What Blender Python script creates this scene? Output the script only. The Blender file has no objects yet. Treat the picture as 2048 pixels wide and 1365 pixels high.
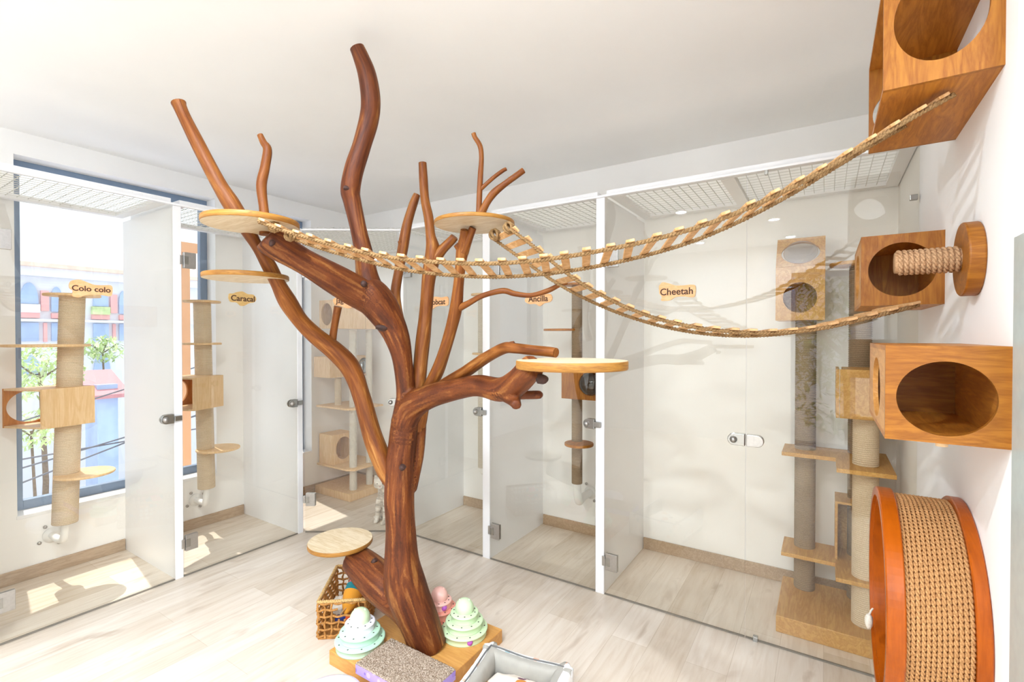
import bpy, bmesh, math, random
from mathutils import Vector, Matrix, noise
from mathutils.kdtree import KDTree
random.seed(7)
PI = math.pi
scene = bpy.context.scene
COL = scene.collection
# ------------------------------------------------------------------ camera
YAW, PITCH, FPX, CAMH = math.radians(32.986), math.radians(-0.628), 967.0, 1.6
FW = Vector((-math.sin(YAW)*math.cos(PITCH), math.cos(YAW)*math.cos(PITCH), math.sin(PITCH)))
RT = Vector((math.cos(YAW), math.sin(YAW), 0.0))
UP = RT.cross(FW)
CAM = Vector((0, 0, CAMH))
def ray(x, y): return RT*((x-1024)/FPX) + UP*((682.5-y)/FPX) + FW
def aX(x, y, X): r = ray(x, y); return CAM + r*(X/r.x)
def aY(x, y, Y): r = ray(x, y); return CAM + r*(Y/r.y)
def aZ(x, y, Z): r = ray(x, y); return CAM + r*((Z-CAMH)/r.z)
def aD(x, y, D): return CAM + ray(x, y)*D
def aP(x, y, p, n): r = ray(x, y); return CAM + r*((p-CAM).dot(n)/r.dot(n))
cd = bpy.data.cameras.new('camera'); cam = bpy.data.objects.new('camera', cd); COL.objects.link(cam)
cd.sensor_width = 36.0; cd.lens = FPX/2048*36.0; cd.clip_start = 0.02; cd.clip_end = 500
cam.matrix_world = Matrix((( RT.x, UP.x, -FW.x, CAM.x), (RT.y, UP.y, -FW.y, CAM.y), (RT.z, UP.z, -FW.z, CAM.z), (0, 0, 0, 1)))
scene.camera = cam
scene.view_settings.view_transform = 'Standard'; scene.view_settings.look = 'None'
scene.view_settings.gamma = 1.0; scene.view_settings.use_curve_mapping = False
scene.cycles.transparent_max_bounces = 32; scene.cycles.max_bounces = 14; scene.cycles.diffuse_bounces = 8
scene.cycles.caustics_reflective = False; scene.cycles.caustics_refractive = False
# ------------------------------------------------------------------ mesh builder
def crom(pts, per=8):
    """Catmull-Rom through points (tuples of equal length)."""
    P = [tuple(p) for p in pts]; P = [P[0]] + P + [P[-1]]; out = []
    for i in range(1, len(P)-2):
        for k in range(per):
            t = k/per; t2 = t*t; t3 = t2*t
            out.append(tuple(0.5*((2*b)+(-a+c)*t+(2*a-5*b+4*c-d)*t2+(-a+3*b-3*c+d)*t3) for a, b, c, d in zip(P[i-1], P[i], P[i+1], P[i+2])))
    out.append(P[-2]); return out
def frame(n):
    n = n.normalized(); a = Vector((0, 0, 1)) if abs(n.z) < 0.9 else Vector((1, 0, 0))
    u = a.cross(n).normalized(); return u, n.cross(u)
class MB:
    def __init__(s): s.v = []; s.f = []; s.s = []; s.m = []; s.g = {}
    def add(s, vs, fs, smooth=False, mi=0):
        o = len(s.v); s.v += [Vector(p) for p in vs]
        for f in fs: s.f.append([i+o for i in f]); s.s.append(smooth); s.m.append(mi)
        return o
    def obox(s, c, ex, ey, ez, mi=0):
        c, ex, ey, ez = map(Vector, (c, ex, ey, ez))
        vs = [c+ex*a+ey*b+ez*d for d in (-1, 1) for b in (-1, 1) for a in (-1, 1)]
        fs = [(0, 2, 3, 1), (4, 5, 7, 6), (0, 1, 5, 4), (2, 6, 7, 3), (0, 4, 6, 2), (1, 3, 7, 5)]
        if ex.cross(ey).dot(ez) < 0: fs = [f[::-1] for f in fs]
        s.add(vs, fs, False, mi); return s
    def box(s, x0, x1, y0, y1, z0, z1, mi=0):
        return s.obox(((x0+x1)/2, (y0+y1)/2, (z0+z1)/2), ((x1-x0)/2, 0, 0), (0, (y1-y0)/2, 0), (0, 0, (z1-z0)/2), mi)
    def tube(s, pts, rad, n=12, caps=True, mi=0, bump=None, closed=False):
        pts = [Vector(p) for p in pts]; N = len(pts)
        if not hasattr(rad, '__len__'): rad = [rad]*N
        vs = []; u = None; L = 0.0; gr = []
        for i, p in enumerate(pts):
            if closed: t = pts[(i+1) % N]-pts[i-1]
            else: t = pts[min(i+1, N-1)]-pts[max(i-1, 0)]
            if t.length < 1e-9: t = Vector((0, 0, 1))
            t.normalize()
            if u is None: u, _ = frame(t)
            u = (u-t*u.dot(t)).normalized(); w = t.cross(u)
            if i: L += (p-pts[i-1]).length
            for k in range(n):
                a = 2*PI*k/n; d = u*math.cos(a)+w*math.sin(a); r = rad[i]
                if bump: r *= bump(a, L, p+d*r)
                vs.append(p+d*r); gr.append((math.cos(a)*rad[i], math.sin(a)*rad[i], L))
        fs = []
        M = N if closed else N-1
        for i in range(M):
            for k in range(n):
                a = i*n+k; b = i*n+(k+1) % n; c = ((i+1) % N)*n+(k+1) % n; d = ((i+1) % N)*n+k
                fs.append((a, b, c, d))
        o = s.add(vs, fs, True, mi)
        for j, g in enumerate(gr): s.g[o+j] = g
        if caps and not closed:
            for i0, rev in ((0, True), ((N-1)*n, False)):
                q = s.add(vs[i0:i0+n], [list(range(n))[::-1] if rev else list(range(n))], False, mi)
                for j in range(n): s.g[q+j] = gr[i0+j]
        return s
    def lathe(s, c, ax, prof, n=32, mi=0, smooth=True, u=None):
        c = Vector(c); ax = Vector(ax).normalized(); u0, w0 = frame(ax)
        vs = []; 
        for r, h in prof:
            for k in range(n):
                a = 2*PI*k/n; vs.append(c+ax*h+(u0*math.cos(a)+w0*math.sin(a))*max(r, 1e-5))
        fs = [(i*n+k, i*n+(k+1) % n, (i+1)*n+(k+1) % n, (i+1)*n+k) for i in range(len(prof)-1) for k in range(n)]
        s.add(vs, fs, smooth, mi); return s
    def disc(s, c, ax, r, t, n=48, mi=0, ch=0.003):
        """solid disc: bottom centre c, thickness t along ax"""
        o = s.lathe(c, ax, [(0, 0), (r-ch, 0), (r-ch, 0)], n, mi, False)
        s.lathe(c, ax, [(r-ch, 0), (r, ch), (r, t-ch), (r-ch, t)], n, mi, False)
        s.lathe(c, ax, [(r-ch, t), (0, t)], n, mi, False); return s
    def prism(s, pts, nv, mi=0):
        pts = [Vector(p) for p in pts]; nv = Vector(nv); n = len(pts)
        nrm = Vector((0, 0, 0))
        for i in range(n): nrm += (pts[i]-pts[0]).cross(pts[(i+1) % n]-pts[0])
        if nrm.dot(nv) < 0: pts = pts[::-1]
        vs = pts+[p+nv for p in pts]
        fs = [list(range(n))[::-1], list(range(n, 2*n))]+[(i, (i+1) % n, n+(i+1) % n, n+i) for i in range(n)]
        s.add(vs, fs, False, mi); return s
    def holeplate(s, o, U, V, nv, cu, cv, ru, rv, n=48, mi=0):
        """rectangular plate o + U,V (full vectors), thickness nv, elliptical hole centre (cu,cv) in 0..1 units of length, radii ru,rv in metres"""
        o, U, V, nv = map(Vector, (o, U, V, nv)); W, H = U.length, V.length; u, v = U/W, V/H
        ang = sorted(set([round(2*PI*k/n, 6) for k in range(n)]+[round(math.atan2(y-cv*H, x-cu*W) % (2*PI), 6) for x in (0, W) for y in (0, H)]))
        inn, out = [], []
        for a in ang:
            ca, sa = math.cos(a), math.sin(a); ts = []
            if ca > 1e-9: ts.append((W-cu*W)/ca)
            if ca < -1e-9: ts.append(-cu*W/ca)
            if sa > 1e-9: ts.append((H-cv*H)/sa)
            if sa < -1e-9: ts.append(-cv*H/sa)
            t = min(ts); out.append(o+u*(cu*W+ca*t)+v*(cv*H+sa*t))
            k = 1/math.sqrt((ca/ru)**2+(sa/rv)**2); inn.append(o+u*(cu*W+ca*k)+v*(cv*H+sa*k))
        N = len(ang); vs = out+inn+[p+nv for p in out]+[p+nv for p in inn]; fs = []
        flip = u.cross(v).dot(nv) > 0
        for i in range(N):
            j = (i+1) % N
            q = [(i, j, N+j, N+i), (2*N+j, 2*N+i, 3*N+i, 3*N+j), (j, i, 2*N+i, 2*N+j), (N+i, N+j, 3*N+j, 3*N+i)]
            fs += [f[::-1] if flip else f for f in q]
        s.add(vs, fs, False, mi); return s
    def ball(s, c, rx, ry=None, rz=None, n=20, m=12, mi=0, rot=None, fn=None):
        ry = ry or rx; rz = rz or rx; c = Vector(c); vs = []; fs = []
        for i in range(m+1):
            th = PI*i/m
            for k in range(n):
                a = 2*PI*k/n; p = Vector((rx*math.sin(th)*math.cos(a), ry*math.sin(th)*math.sin(a), rz*math.cos(th)))
                if rot: p = rot @ p
                if fn: p = fn(p)
                vs.append(c+p)
        for i in range(m):
            for k in range(n):
                fs.append((i*n+k, (i+1)*n+k, (i+1)*n+(k+1) % n, i*n+(k+1) % n))
        s.add(vs, fs, True, mi); return s
def setp(o, label=None, cat=None, group=None, kind=None):
    if label: o['label'] = label
    if cat: o['category'] = cat
    if group: o['group'] = group
    if kind: o['kind'] = kind
    return o
ORG = {}
def T(name, label, cat, loc=(0, 0, 0), group=None):
    o = bpy.data.objects.new(name, None); COL.objects.link(o); o.empty_display_size = 0.05
    o.location = loc; ORG[o.name] = Vector(loc); return setp(o, label, cat, group)
def obj(name, mb, mats, parent=None, label=None, bevel=0, loc=None, cat=None, group=None, kind=None, weld=True):
    """link a builder as ONE mesh object; its vertices are in world space and become local to the thing's base"""
    base = ORG[parent.name] if parent is not None else Vector(loc or (0, 0, 0))
    me = bpy.data.meshes.new(name); me.from_pydata([p-base for p in mb.v], [], mb.f)
    for i, p in enumerate(me.polygons): p.use_smooth = mb.s[i]; p.material_index = mb.m[i]
    for m in (mats if isinstance(mats, (list, tuple)) else [mats]): me.materials.append(m)
    if mb.g:
        at = me.attributes.new('grain', 'FLOAT_VECTOR', 'POINT')
        for i in range(len(mb.v)):
            if i in mb.g: at.data[i].vector = mb.g[i]
    o = bpy.data.objects.new(name, me); COL.objects.link(o)
    if parent is not None: o.parent = parent
    else: o.location = base
    ORG[o.name] = base
    if weld and not mb.g:
        bm = bmesh.new(); bm.from_mesh(me); bmesh.ops.remove_doubles(bm, verts=bm.verts, dist=1e-5); bm.to_mesh(me); bm.free()
    me.update()
    if bevel:
        b = o.modifiers.new('bevel', 'BEVEL'); b.width = bevel; b.segments = 2; b.limit_method = 'ANGLE'; b.angle_limit = 0.6
    return setp(o, label, cat, group, kind)
def struct(name, mb, mat, bevel=0): return obj(name, mb, mat, None, bevel=bevel, kind='structure')
def remesh(mb, vox, smooth=4):
    """fuse the pieces of a builder into one continuous skin, keeping the grain coordinates"""
    me = bpy.data.meshes.new('tmp'); me.from_pydata(mb.v, [], mb.f); o = bpy.data.objects.new('tmp', me); COL.objects.link(o)
    r = o.modifiers.new('r', 'REMESH'); r.mode = 'VOXEL'; r.voxel_size = vox; r.use_smooth_shade = True
    if smooth: sm = o.modifiers.new('s', 'SMOOTH'); sm.factor = 0.5; sm.iterations = smooth
    dg = bpy.context.evaluated_depsgraph_get(); ev = o.evaluated_get(dg); em = ev.to_mesh()
    out = MB(); out.v = [v.co.copy() for v in em.vertices]; out.f = [list(p.vertices) for p in em.polygons]
    out.s = [True]*len(out.f); out.m = [0]*len(out.f); ev.to_mesh_clear()
    bpy.data.objects.remove(o); bpy.data.meshes.remove(me)
    if mb.g:
        kd = KDTree(len(mb.v))
        for i, p in enumerate(mb.v): kd.insert(p, i)
        kd.balance()
        for i, p in enumerate(out.v):
            ns = kd.find_n(p, 3); W = Vector((0, 0, 0)); S = 0
            g0 = Vector(mb.g.get(ns[0][1], (0, 0, 0)))
            for _, j, d in ns:
                g = Vector(mb.g.get(j, (0, 0, 0)))
                if (g-g0).length > 0.05: continue
                w = 1/(d+1e-4); W += g*w; S += w
            out.g[i] = tuple(W/S)
    return out
# ------------------------------------------------------------------ materials
def lin(h):
    h = h.lstrip('#'); c = [int(h[i:i+2], 16)/255 for i in (0, 2, 4)]
    return tuple((x/12.92 if x <= 0.04045 else ((x+0.055)/1.055)**2.4) for x in c)+(1.0,)
def newmat(name):
    m = bpy.data.materials.new(name); m.use_nodes = True; nt = m.node_tree
    b = nt.nodes['Principled BSDF']; return m, nt, b
def L(nt, a, b): nt.links.new(a, b)
def texco(nt, kind='Object', scale=(1, 1, 1), rot=(0, 0, 0)):
    mp = nt.nodes.new('ShaderNodeMapping'); mp.inputs['Scale'].default_value = scale; mp.inputs['Rotation'].default_value = rot
    if kind == 'grain':
        a = nt.nodes.new('ShaderNodeAttribute'); a.attribute_name = 'grain'; L(nt, a.outputs['Vector'], mp.inputs['Vector'])
    else:
        t = nt.nodes.new('ShaderNodeTexCoord'); L(nt, t.outputs[kind], mp.inputs['Vector'])
    return mp.outputs['Vector']
def nz(nt, vec, scale=5, detail=4, rough=0.55, dist=0.0):
    n = nt.nodes.new('ShaderNodeTexNoise'); n.inputs['Scale'].default_value = scale; n.inputs['Detail'].default_value = detail
    n.inputs['Roughness'].default_value = rough; n.inputs['Distortion'].default_value = dist; L(nt, vec, n.inputs['Vector']); return n.outputs['Fac']
def ramp(nt, fac, stops):
    r = nt.nodes.new('ShaderNodeValToRGB'); e = r.color_ramp.elements
    while len(e) < len(stops): e.new(0.5)
    for x, (p, c) in zip(e, stops): x.position = p; x.color = lin(c) if isinstance(c, str) else c
    L(nt, fac, r.inputs['Fac']); return r.outputs['Color']
def bumpn(nt, b, h, strength=0.3, dist=0.002):
    n = nt.nodes.new('ShaderNodeBump'); n.inputs['Strength'].default_value = strength; n.inputs['Distance'].default_value = dist
    L(nt, h, n.inputs['Height']); L(nt, n.outputs['Normal'], b.inputs['Normal'])
def mixc(nt, fac, a, b, mode='MIX'):
    m = nt.nodes.new('ShaderNodeMix'); m.data_type = 'RGBA'; m.blend_type = mode
    for v, i in ((fac, 0), (a, 6), (b, 7)):
        if isinstance(v, (int, float)): m.inputs[i].default_value = v
        elif isinstance(v, tuple): m.inputs[i].default_value = v
        else: L(nt, v, m.inputs[i])
    return m.outputs[2]
def plain(name, col, rough=0.5, metal=0.0, noise_amt=0.0, scale=30, spec=0.5, bump=0.0):
    m, nt, b = newmat(name); b.inputs['Roughness'].default_value = rough; b.inputs['Metallic'].default_value = metal
    b.inputs['Specular IOR Level'].default_value = spec; c = lin(col)
    v = texco(nt, 'Object'); f = nz(nt, v, scale, 3)
    d = tuple(max(0, x*(1-noise_amt)) for x in c[:3])+(1,); u = tuple(min(1, x*(1+noise_amt)) for x in c[:3])+(1,)
    L(nt, ramp(nt, f, [(0.3, d), (0.7, u)]), b.inputs['Base Color'])
    if bump: bumpn(nt, b, f, bump, 0.002)
    return m
def wood(name, light, dark, grain=(1, 12, 12), rough=0.45, sc=3.0, fine=60, contrast=(0.3, 0.72), coat=0.0):
    """sawn board: broad cathedral bands plus fine pores; the axis with the small number runs along the fibre"""
    m, nt, b = newmat(name); b.inputs['Roughness'].default_value = rough; b.inputs['Specular IOR Level'].default_value = 0.3
    v = texco(nt, 'Object', grain); f = nz(nt, v, sc, 5, 0.6, 1.6)
    w = nt.nodes.new('ShaderNodeMath'); w.operation = 'MULTIPLY'; w.inputs[1].default_value = 3.2; L(nt, f, w.inputs[0])
    fr = nt.nodes.new('ShaderNodeMath'); fr.operation = 'PINGPONG'; fr.inputs[1].default_value = 0.5; L(nt, w.outputs[0], fr.inputs[0])
    mu = nt.nodes.new('ShaderNodeMath'); mu.operation = 'MULTIPLY'; mu.inputs[1].default_value = 2.0; L(nt, fr.outputs[0], mu.inputs[0])
    base = ramp(nt, mu.outputs[0], [(contrast[0], light), (1.0, dark)])
    g2 = nz(nt, texco(nt, 'Object', tuple(x*1.0 for x in grain)), fine/4, 3)
    base = mixc(nt, 0.35, base, ramp(nt, g2, [(0.35, dark), (0.65, light)]))
    L(nt, base, b.inputs['Base Color']); bumpn(nt, b, g2, 0.06, 0.001)
    return m
def emis(name, col, st):
    m, nt, b = newmat(name); b.inputs['Emission Color'].default_value = lin(col); b.inputs['Emission Strength'].default_value = st; return m
def glass(name, tint=(0.975, 0.985, 0.98, 1), ior=1.5, rough=0.0, mul=1.9):
    m, nt, b = newmat(name); nt.nodes.remove(b)
    t = nt.nodes.new('ShaderNodeBsdfTransparent'); t.inputs['Color'].default_value = tint
    g = nt.nodes.new('ShaderNodeBsdfGlossy'); g.inputs['Roughness'].default_value = rough
    f = nt.nodes.new('ShaderNodeFresnel'); f.inputs['IOR'].default_value = ior
    ge = nt.nodes.new('ShaderNodeNewGeometry'); inv = nt.nodes.new('ShaderNodeMath'); inv.operation = 'SUBTRACT'; inv.inputs[0].default_value = mul; inv.use_clamp = False
    sc_ = nt.nodes.new('ShaderNodeMath'); sc_.operation = 'MULTIPLY'; sc_.inputs[1].default_value = mul; L(nt, ge.outputs['Backfacing'], sc_.inputs[0]); L(nt, sc_.outputs[0], inv.inputs[1])
    k = nt.nodes.new('ShaderNodeMath'); k.operation = 'MULTIPLY'; k.use_clamp = True; L(nt, f.outputs[0], k.inputs[0]); L(nt, inv.outputs[0], k.inputs[1])
    x = nt.nodes.new('ShaderNodeMixShader'); L(nt, k.outputs[0], x.inputs[0]); L(nt, t.outputs[0], x.inputs[1]); L(nt, g.outputs[0], x.inputs[2])
    L(nt, x.outputs[0], nt.nodes['Material Output'].inputs['Surface']); return m
M = {}
M['wall'] = plain('white wall paint', '#F4F3F1', 0.75, 0, 0.01, 4, 0.3)
M['ceil'] = plain('ceiling paint', '#F5F5F4', 0.85, 0, 0.01, 3, 0.2)
M['white'] = plain('white lacquer', '#EFF0F2', 0.35, 0, 0.01, 6)
M['post'] = plain('white powder coat', '#EDEDEE', 0.4, 0, 0.01, 10)
M['wire'] = plain('white wire', '#D9D8D2', 0.5)
M['steel'] = plain('brushed steel', '#B9B6B2', 0.28, 0.9, 0.06, 80)
M['chrome'] = plain('polished chrome', '#A9A8A4', 0.2, 1.0)
M['black'] = plain('dark plastic', '#2A2524', 0.5)
M['pvc'] = plain('white pipe', '#F2F2F0', 0.3)
M['frame'] = plain('blue grey aluminium', '#7D90A8', 0.4, 0.2, 0.03)
M['glass'] = glass('clear stall glass', (0.978, 0.972, 0.945, 1), 1.5)
M['glassw'] = glass('window glass', (0.99, 0.995, 1, 1), 1.35)
M['seal'] = plain('grey door seal', '#7E776C', 0.6)
M['edge'] = plain('pale green glass edge', '#AEB8B4', 0.25, 0.0, 0.04)
M['skirt'] = wood('beige skirting', '#BFA88F', '#A68E75', (12, 1.5, 12), 0.6)
M['ply'] = wood('birch plywood', '#EBCBA0', '#DDB685', (10, 10, 1.2), 0.5, 2.0)
M['plyd'] = wood('shaded plywood inside', '#D08A3E', '#B9722C', (10, 10, 1.2), 0.5, 2.0)  # inner faces: shade inside the box painted into the orange tone
M['pine'] = wood('golden pine', '#AB6F27', '#8A5017', (9, 9, 1.0), 0.4, 2.2)
M['pineh'] = wood('golden pine long grain', '#BE7D2F', '#985A1C', (9, 1.0, 9), 0.4, 2.2)
M['pinex'] = wood('golden pine cross grain', '#A2661F', '#814A13', (1.0, 9, 9), 0.4, 2.4)
M['pinel'] = wood('window-lit side pine', '#D09A58', '#B97D3C', (9, 1.0, 9), 0.4, 2.2)  # window light on the box sides painted in as a paler pine
M['pinec'] = wood('pale golden pine', '#D3A663', '#BC8B4B', (9, 1.0, 9), 0.4, 2.2)
M['pinedk'] = wood('shaded pine inside', '#9C6B45', '#7C4E30', (1.0, 9, 9), 0.5, 2.2)
M['orange'] = wood('orange varnished plywood', '#AC530A', '#934305', (6, 1.2, 1.2), 0.28, 2.0)
M['base'] = wood('honey plywood base', '#D6A05A', '#C48A46', (1.2, 8, 8), 0.35, 1.6)
M['perch'] = wood('perch plywood face', '#DDCCB0', '#C6AE86', (1.3, 9, 9), 0.4, 2.6)  # face paler than the edge: bounced light painted into the tone
M['perche'] = wood('perch plywood edge', '#AC7A35', '#855725', (3, 3, 40), 0.45, 2.0)
M['slat'] = wood('pale slat wood', '#D7AE80', '#B8864E', (3, 3, 3), 0.5, 5)
M['knot'] = plain('dark knot wood', '#3A2018', 0.7, 0, 0.4, 60, bump=0.6)
def rope_mat(name, a, b_, sc=500, rough=0.9):
    m, nt, b = newmat(name); b.inputs['Roughness'].default_value = rough; b.inputs['Specular IOR Level'].default_value = 0.15
    f = nz(nt, texco(nt, 'Object', (1, 1, 1)), sc, 3, 0.6); L(nt, ramp(nt, f, [(0.3, b_), (0.7, a)]), b.inputs['Base Color']); bumpn(nt, b, f, 0.5, 0.002); return m
M['jute'] = rope_mat('jute rope', '#A3835A', '#6E5233', 260)
M['sisal'] = rope_mat('sisal', '#E8D8C0', '#C6AE8C', 300)
M['sisald'] = rope_mat('grey brown sisal', '#A8937A', '#84705A', 300)
M['sisalw'] = rope_mat('pale sisal', '#E3DCD0', '#C9BFAF', 300)
M['sisalb'] = rope_mat('brown sisal', '#CF9F6C', '#9A6C40', 260)
M['pegrope'] = rope_mat('tan cotton rope', '#BF9A76', '#94704F', 260)
def tree_mat(nm, ra, wash):
    m, nt, b = newmat(nm); b.inputs['Roughness'].default_value = 0.48; b.inputs['Specular IOR Level'].default_value = 0.25
    v = texco(nt, 'grain', (22, 22, 2.2)); f = nz(nt, v, 1.6, 6, 0.62, 0.8)
    c1 = ramp(nt, f, ra)
    f2 = nz(nt, texco(nt, 'Object', (1, 1, 0.6)), 3.0, 4, 0.6)
    c2 = mixc(nt, ramp(nt, f2, [(0.42, (0, 0, 0, 1)), (0.72, (0.6, 0.6, 0.6, 1))]), c1, lin(wash))
    sp = nz(nt, texco(nt, 'grain', (30, 30, 12)), 4, 2, 0.5)
    c3 = mixc(nt, ramp(nt, sp, [(0.70, (0, 0, 0, 1)), (0.78, (0.75, 0.75, 0.75, 1))]), c2, lin('#4A2314'))
    L(nt, c3, b.inputs['Base Color'])
    bumpn(nt, b, nz(nt, texco(nt, 'grain', (40, 40, 4)), 3, 5, 0.6), 0.35, 0.004); return m
M['tree'] = tree_mat('peeled trunk wood', [(0.26, '#351709'), (0.43, '#572911'), (0.56, '#733C18'), (0.72, '#A26C36')], '#401C0D')
M['tree2'] = tree_mat('lighter branch wood', [(0.24, '#4E270F'), (0.42, '#703B14'), (0.56, '#8A521F'), (0.72, '#B37D42')], '#5E3012')
def floor_mat():
    m, nt, b = newmat('pale oak boards'); b.inputs['Roughness'].default_value = 0.27; b.inputs['Specular IOR Level'].default_value = 0.5
    v = texco(nt, 'Object', (1, 1, 1), (0, 0, PI/2))
    br = nt.nodes.new('ShaderNodeTexBrick'); L(nt, v, br.inputs['Vector']); br.offset = 0.37; br.offset_frequency = 2
    for k, x in (('Scale', 1.0), ('Mortar Size', 0.0012), ('Mortar Smooth', 0.2), ('Bias', 0.0), ('Brick Width', 1.22), ('Row Height', 0.19)): br.inputs[k].default_value = x
    br.inputs['Color1'].default_value = lin('#CFBFAB'); br.inputs['Color2'].default_value = lin('#EAE0D4'); br.inputs['Mortar'].default_value = lin('#BBA994')
    # each board its own tone and grain
    f = nz(nt, texco(nt, 'Object', (16, 1.5, 1)), 1.6, 6, 0.6, 1.0)
    g = ramp(nt, f, [(0.3, '#C6B098'), (0.5, '#DDCFBE'), (0.7, '#EAE1D5')])
    c = mixc(nt, 0.42, br.outputs['Color'], g)
    k = nz(nt, texco(nt, 'Object', (6, 2.0, 1)), 1.3, 3, 0.5, 0.6)
    c = mixc(nt, ramp(nt, k, [(0.60, (0, 0, 0, 1)), (0.75, (0.5, 0.5, 0.5, 1))]), c, lin('#A98F75'))
    L(nt, c, b.inputs['Base Color']); bumpn(nt, b, f, 0.04, 0.001); return m
M['floor'] = floor_mat()
def pile_mat():
    m, nt, b = newmat('looped carpet'); b.inputs['Roughness'].default_value = 0.95; b.inputs['Specular IOR Level'].default_value = 0.05
    f = nz(nt, texco(nt, 'Object'), 190, 2, 0.6); L(nt, ramp(nt, f, [(0.32, '#6E5A48'), (0.5, '#A79481'), (0.68, '#CDBFAE')]), b.inputs['Base Color']); bumpn(nt, b, f, 0.8, 0.004); return m
M['pile'] = pile_mat()
def print_mat(name, cols, sc, bg):
    m, nt, b = newmat(name); b.inputs['Roughness'].default_value = 0.9
    v = nt.nodes.new('ShaderNodeTexVoronoi'); v.inputs['Scale'].default_value = sc; L(nt, texco(nt, 'Object'), v.inputs['Vector'])
    s = nt.nodes.new('ShaderNodeSeparateColor'); L(nt, v.outputs['Color'], s.inputs[0])
    r = nt.nodes.new('ShaderNodeValToRGB'); r.color_ramp.interpolation = 'CONSTANT'; e = r.color_ramp.elements
    while len(e) < len(cols): e.new(0.5)
    for i, c in enumerate(cols): e[i].position = i/len(cols); e[i].color = lin(c)
    L(nt, s.outputs[0], r.inputs['Fac'])
    L(nt, mixc(nt, ramp(nt, v.outputs['Distance'], [(0.36, (1, 1, 1, 1)), (0.42, (0, 0, 0, 1))]), lin(bg), r.outputs['Color']), b.inputs['Base Color']); return m
M['print'] = print_mat('animal print cotton', ['#F1E8DC', '#D08A3E', '#4E9A8C', '#F1E8DC', '#39496B', '#D7A36A', '#7B5566', '#EFE6DA'], 15, '#EFE6DA')
M['print2'] = print_mat('pale printed cotton', ['#F3F1EE', '#E7B9A0', '#C9CBE4', '#F3F1EE', '#F3F1EE', '#A9C9CF', '#F3F1EE', '#F3F1EE'], 26, '#F1F0EE')
M['grey'] = plain('grey cotton', '#A9A59C', 0.9, 0, 0.05, 20, 0.1)
M['piping'] = plain('dark grey piping', '#6C6B69', 0.9)
M['purple'] = print_mat('purple card', ['#A58BD6', '#C9B6EC', '#8E74C4', '#B9A4E0'], 30, '#B29BDD')
M['mint'] = plain('mint plastic', '#CFE6BB', 0.3, 0, 0.01)
M['mint2'] = plain('pale mint plastic', '#BFE6C8', 0.3, 0, 0.01)
M['pinkp'] = plain('pink plastic', '#F0A08C', 0.3, 0, 0.01)
M['pinkl'] = plain('light pink plastic', '#F2BFB2', 0.3, 0, 0.01)
M['whitep'] = plain('white plastic', '#F3F0F6', 0.28, 0, 0.01)
M['lilacp'] = plain('lilac white plastic', '#ECE8F4', 0.3, 0, 0.01)
M['purpleball'] = plain('purple ball', '#B35CBB', 0.3)
M['wick'] = plain('water hyacinth strand', '#B07A3C', 0.75, 0, 0.35, 90, bump=0.5)
M['wick2'] = plain('pale twisted cord', '#C9A36A', 0.8, 0, 0.3, 90, bump=0.4)
M['sign'] = wood('pale sign wood', '#EDBE8E', '#E2A972', (2, 2, 10), 0.5, 3)
M['signg'] = wood('yellow sign wood', '#DDBB7E', '#CFA868', (2, 2, 10), 0.5, 3)
M['ink'] = plain('burnt lettering', '#4A2A1C', 0.7)
M['tileroof'] = plain('pale clay roof', '#EFD3C2', 0.8, 0, 0.1, 4)
M['facade'] = plain('white render', '#E4E5EA', 0.8, 0, 0.02, 2)
M['pinkw'] = plain('pink render', '#EDB4B2', 0.8, 0, 0.05, 2)
M['bluewin'] = plain('blue grey panes', '#A9BEDF', 0.2, 0, 0.15, 1.5)
M['leaf'] = plain('garden leaf', '#CFE3A6', 0.7, 0, 0.35, 3)
M['leafd'] = plain('dark leaf', '#7DA352', 0.6, 0, 0.5, 6)
M['bark'] = plain('bark', '#7A6A5A', 0.9, 0, 0.2, 20)
M['street'] = plain('street concrete', '#CFD0DA', 0.9, 0, 0.05, 2)
M['terra'] = plain('terracotta paint', '#EBB489', 0.8, 0, 0.05, 5)
M['concrete'] = plain('pale concrete', '#CFCDCB', 0.9, 0, 0.05, 12)
M['cable'] = plain('cable', '#6F7078', 0.7)
M['carred'] = plain('faded red awning', '#C98E92', 0.7, 0, 0.05)
def mirror_dome():
    return glass('dark acrylic dome', (0.42, 0.36, 0.33, 1), 1.6, 0.02)
M['dome'] = mirror_dome()
M['domel'] = glass('clear acrylic dome', (0.75, 0.68, 0.6, 1), 1.6, 0.02)
M['mirror'] = plain('reflective round window', '#A8B0B4', 0.05, 1.0)
SKY, SUN, GLOBE_FILL, EXPO, FILL_SPOTW = 1.5, 3.6, 25.0, 0.40, 38.0; FILL_SPOTS = [(-.4, -1.8), (-1.5, -1.6), (-.5, -.6), (-1.3, .3)]
FILL_GLOBES = [(.85, -1.7), (1.5, -1.2), (1.1, -.5), (1.6, .3)]
# ------------------------------------------------------------------ the setting
XW, XL, YB, YG, XR, ZC, ZG = -4.384, -3.564, 3.583, 2.806, 0.349, 2.92, 2.444
YF = -2.4           # wall behind the camera
XE = 1.9            # side wall of the entrance bay to the right of the camera
struct('floor', MB().box(XW-.3, XE+.2, YF-.2, YB+.2, -.12, 0), M['floor'])
struct('ceiling', MB().box(XW-.3, XE+.2, YF-.2, YB+.2, ZC, ZC+.12), M['ceil'])
W1 = (0.872, 2.094, 0.425, 2.77); W2 = (2.50, 3.01, 0.425, 2.77); TH = 0.2
def wall_x(x0, x1, y0, y1, holes):
    mb = MB(); y = y0
    for a, b, z0, z1 in holes:
        mb.box(x0, x1, y, a, 0, ZC); mb.box(x0, x1, a, b, 0, z0); mb.box(x0, x1, a, b, z1, ZC); y = b
    mb.box(x0, x1, y, y1, 0, ZC); return mb
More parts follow.
